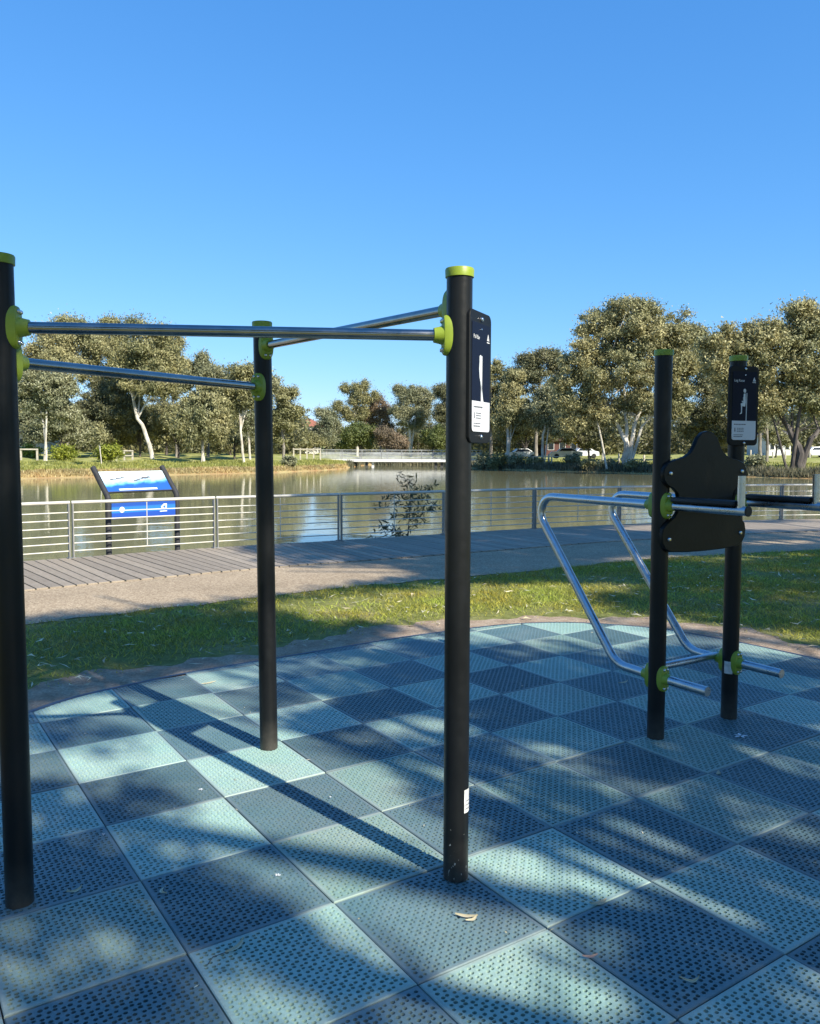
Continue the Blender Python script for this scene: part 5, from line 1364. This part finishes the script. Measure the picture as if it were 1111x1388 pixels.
lit(90, 1290, .14, .10, 60, .6); lit(200, 1262, .10, .14, 20, .55); lit(320, 1350, .12, .1, 0, .6); lit(610, 1215, .16, .07, 0, .6)
lit(560, 900, .5, .12, sd, .7); lit(690, 935, .5, .10, sd, .6); lit(480, 905, .5, .10, 30, .6); lit(950, 985, .3, .07, 0, .6)
lit(940, 715, 1.7, .55, 24, .97); lit(1080, 714, 1.6, .5, 20, .95); lit(870, 757, .9, .14, 25, .7); lit(1050, 736, 1.0, .15, 20, .8)
lit(1050, 862, .5, .13, -20, .75); lit(960, 835, .45, .10, -10, .6); lit(1040, 755, 1.2, .18, 18, .75); lit(900, 845, .5, .10, -10, .7); lit(1000, 800, .5, .07, 0, .5)
lit(490, 742, .5, .09, 40, .8); lit(575, 757, .45, .08, 35, .7); lit(640, 735, .5, .08, 35, .6)
lit(870, 940, .8, .45, 10, .05); lit(620, 925, .5, .08, sd, .05); lit(150, 870, 1.4, .5, 38, .06); lit(380, 868, .9, .28, 36, .06)
lit(480, 755, 1.6, .5, 36, .05); LIT.append((0.2, 15.4, 2.6, .8, R_(36), .06)); LIT.append((-2.2, 13.7, 1.0, .7, R_(36), .2)); lit(700, 755, 1.6, .45, 32, .08); lit(1000, 815, 1.2, .45, 0, .06)

def shade_tree(label, base, h, crowns, n_try, seed):
    rng = np.random.default_rng(seed)
    root = empty('shade_tree', (*base, 0), 0, label, 'tree', 'gum trees shading the mat')
    PP = []
    for (dx, dy, zc, rx, ry, rz) in crowns:
        k = int(n_try * rx * ry / 9)
        u = rng.normal(size=(k, 3)); u /= np.linalg.norm(u, axis=1)[:, None]
        PP.append(np.array([dx, dy, zc]) + u * (rng.uniform(0, 1, (k, 1)) ** .45) * np.array([rx, ry, rz]))
    P = np.concatenate(PP)
    Wp = P + np.array([*base, 0])
    gx = Wp[:, 0] - SUN[0] / SUN[2] * Wp[:, 2]; gy = Wp[:, 1] - SUN[1] / SUN[2] * Wp[:, 2]
    v = shade_map(gx, gy)
    p = np.clip((0.72 - v) / 0.55, 0, 1)
    # keep clear of the picture itself
    vis = (Wp[:, 1] > 0.5) & (np.abs(Wp[:, 0]) < 0.56 * Wp[:, 1] + .4) & (Wp[:, 2] < EYE + .62 * Wp[:, 1] + .5)
    P = P[(rng.uniform(size=len(P)) < p) & ~vis]
    per = 9
    L_ = (P[:, None] + rng.normal(size=(len(P), per, 3)) * .075).reshape(-1, 3)
    Dv = rng.normal(size=(len(L_), 3)) * .6; Dv[:, 2] -= .9
    V, Q = leaf_quads(L_, Dv, .16, .042, rng)
    link('crown', np_mesh('crown', V, Q), root, M['leaf_olive'])
    b = MB()
    b.tube([(0, 0, -.1), (.1, .05, 1.5), (.05, .15, 3.5), (.2, 0, h * .55)], [.34, .28, .24, .17], 12)
    for (dx, dy, zc, rx, ry, rz) in crowns:
        for q in range(4):
            tgt = Vector((dx, dy, zc)) + Vector(rng.normal(size=3) * np.array([rx, ry, rz]) * .4)
            s0_ = Vector((.1, .08, rng.uniform(2.6, h * .5)))
            w_ = tgt + Vector((*base, 0)); 
            if w_.y > .5 and abs(w_.x) < .56 * w_.y + .5 and w_.z < EYE + .62 * w_.y + .8: continue
            b.tube([s0_, s0_.lerp(tgt, .5) + Vector((0, 0, .4)), tgt], [.12, .07, .02], 7)
    b.build('trunk', M['bark_white'], root)
shade_tree('low-limbed gum tree shading the mat from behind the viewer', (6.6, -3.2), 8, [(-1.0, 1.2, 6.0, 3.0, 2.6, 1.1), (1.4, 2.8, 6.3, 2.6, 2.4, 1.1), (-2.6, -.6, 5.8, 2.4, 2.4, 1.0), (.8, -.6, 6.4, 2.8, 2.4, 1.1), (-1.0, 3.6, 6.0, 2.2, 1.8, .9)], 1350, 101)
shade_tree('tall gum tree behind the viewer whose high crown shades the lawn and mat edge', (10.5, -4.4), 12, [(-2.6, 2.4, 9.0, 3.2, 3.2, 1.8), (1.0, 3.6, 9.6, 3.2, 3.2, 1.8), (-4.6, .2, 8.6, 2.8, 2.8, 1.6), (-5.4, 3.4, 8.8, 2.2, 2.2, 1.6)], 2600, 103)
shade_tree('spreading gum tree beside the path shading the lawn and boardwalk', (13.5, 5.2), 13, [(-2.2, -.2, 10.5, 3.6, 3.4, 2.0), (1.8, 1.6, 11.0, 3.6, 3.4, 2.0), (1.2, -2.6, 10.0, 3.4, 3.2, 1.8), (-3.6, -2.8, 9.6, 2.8, 2.8, 1.7), (-2.0, 3.0, 11.5, 3, 2.6, 1.6), (-5.6, -1.2, 10.6, 2.6, 2.8, 1.4), (-5.0, 2.2, 11.4, 2.6, 2.4, 1.4)], 2800, 102)

def sky_blocker_tree(label, base, h, seed, leaf):  # unseen trees added to block skylight from behind and deepen the shade
    w = h * .34
    tree('gum_tree', label, (*base, 0), [(0, 0, h * .68, w, w, h * .3), (w * .7, .3, h * .55, w * .7, w * .7, h * .22), (-w * .6, -.4, h * .6, w * .7, w * .7, h * .24), (.2, w * .7, h * .5, w * .6, w * .6, h * .2)],
         [[(0, 0, -.1, .4), (.2, .1, h * .25, .32), (.1, .4, h * .5, .2), (.3, .2, h * .75, .08)]], M['bark_white'], leaf, n_leaf=5000, leaf_len=.5, leaf_w=.24, clump=1.3, seed=seed, group='gum trees shading the mat', limbs=8)
sky_blocker_tree('tall unseen gum tree added straight behind the viewer to block skylight', (-2, -17), 15, 201, M['leaf_olive'])
sky_blocker_tree('broad unseen gum tree added behind left of the mat to block skylight', (-14, -11), 13, 202, M['leaf_khaki'])
sky_blocker_tree('unseen grey-green gum tree added at the left end of the lawn to block skylight', (-17, 0.5), 12, 203, M['leaf_grey'])
sky_blocker_tree('unseen olive gum tree added far behind right of the shade trees to block skylight', (24, -20), 14, 204, M['leaf_olive'])
sky_blocker_tree('unseen khaki gum tree added at the right end of the lawn to block skylight', (25, 1), 13, 205, M['leaf_khaki'])
sky_blocker_tree('large unseen gum tree added behind the mat to block skylight', (9, -24), 16, 206, M['leaf_olive'])
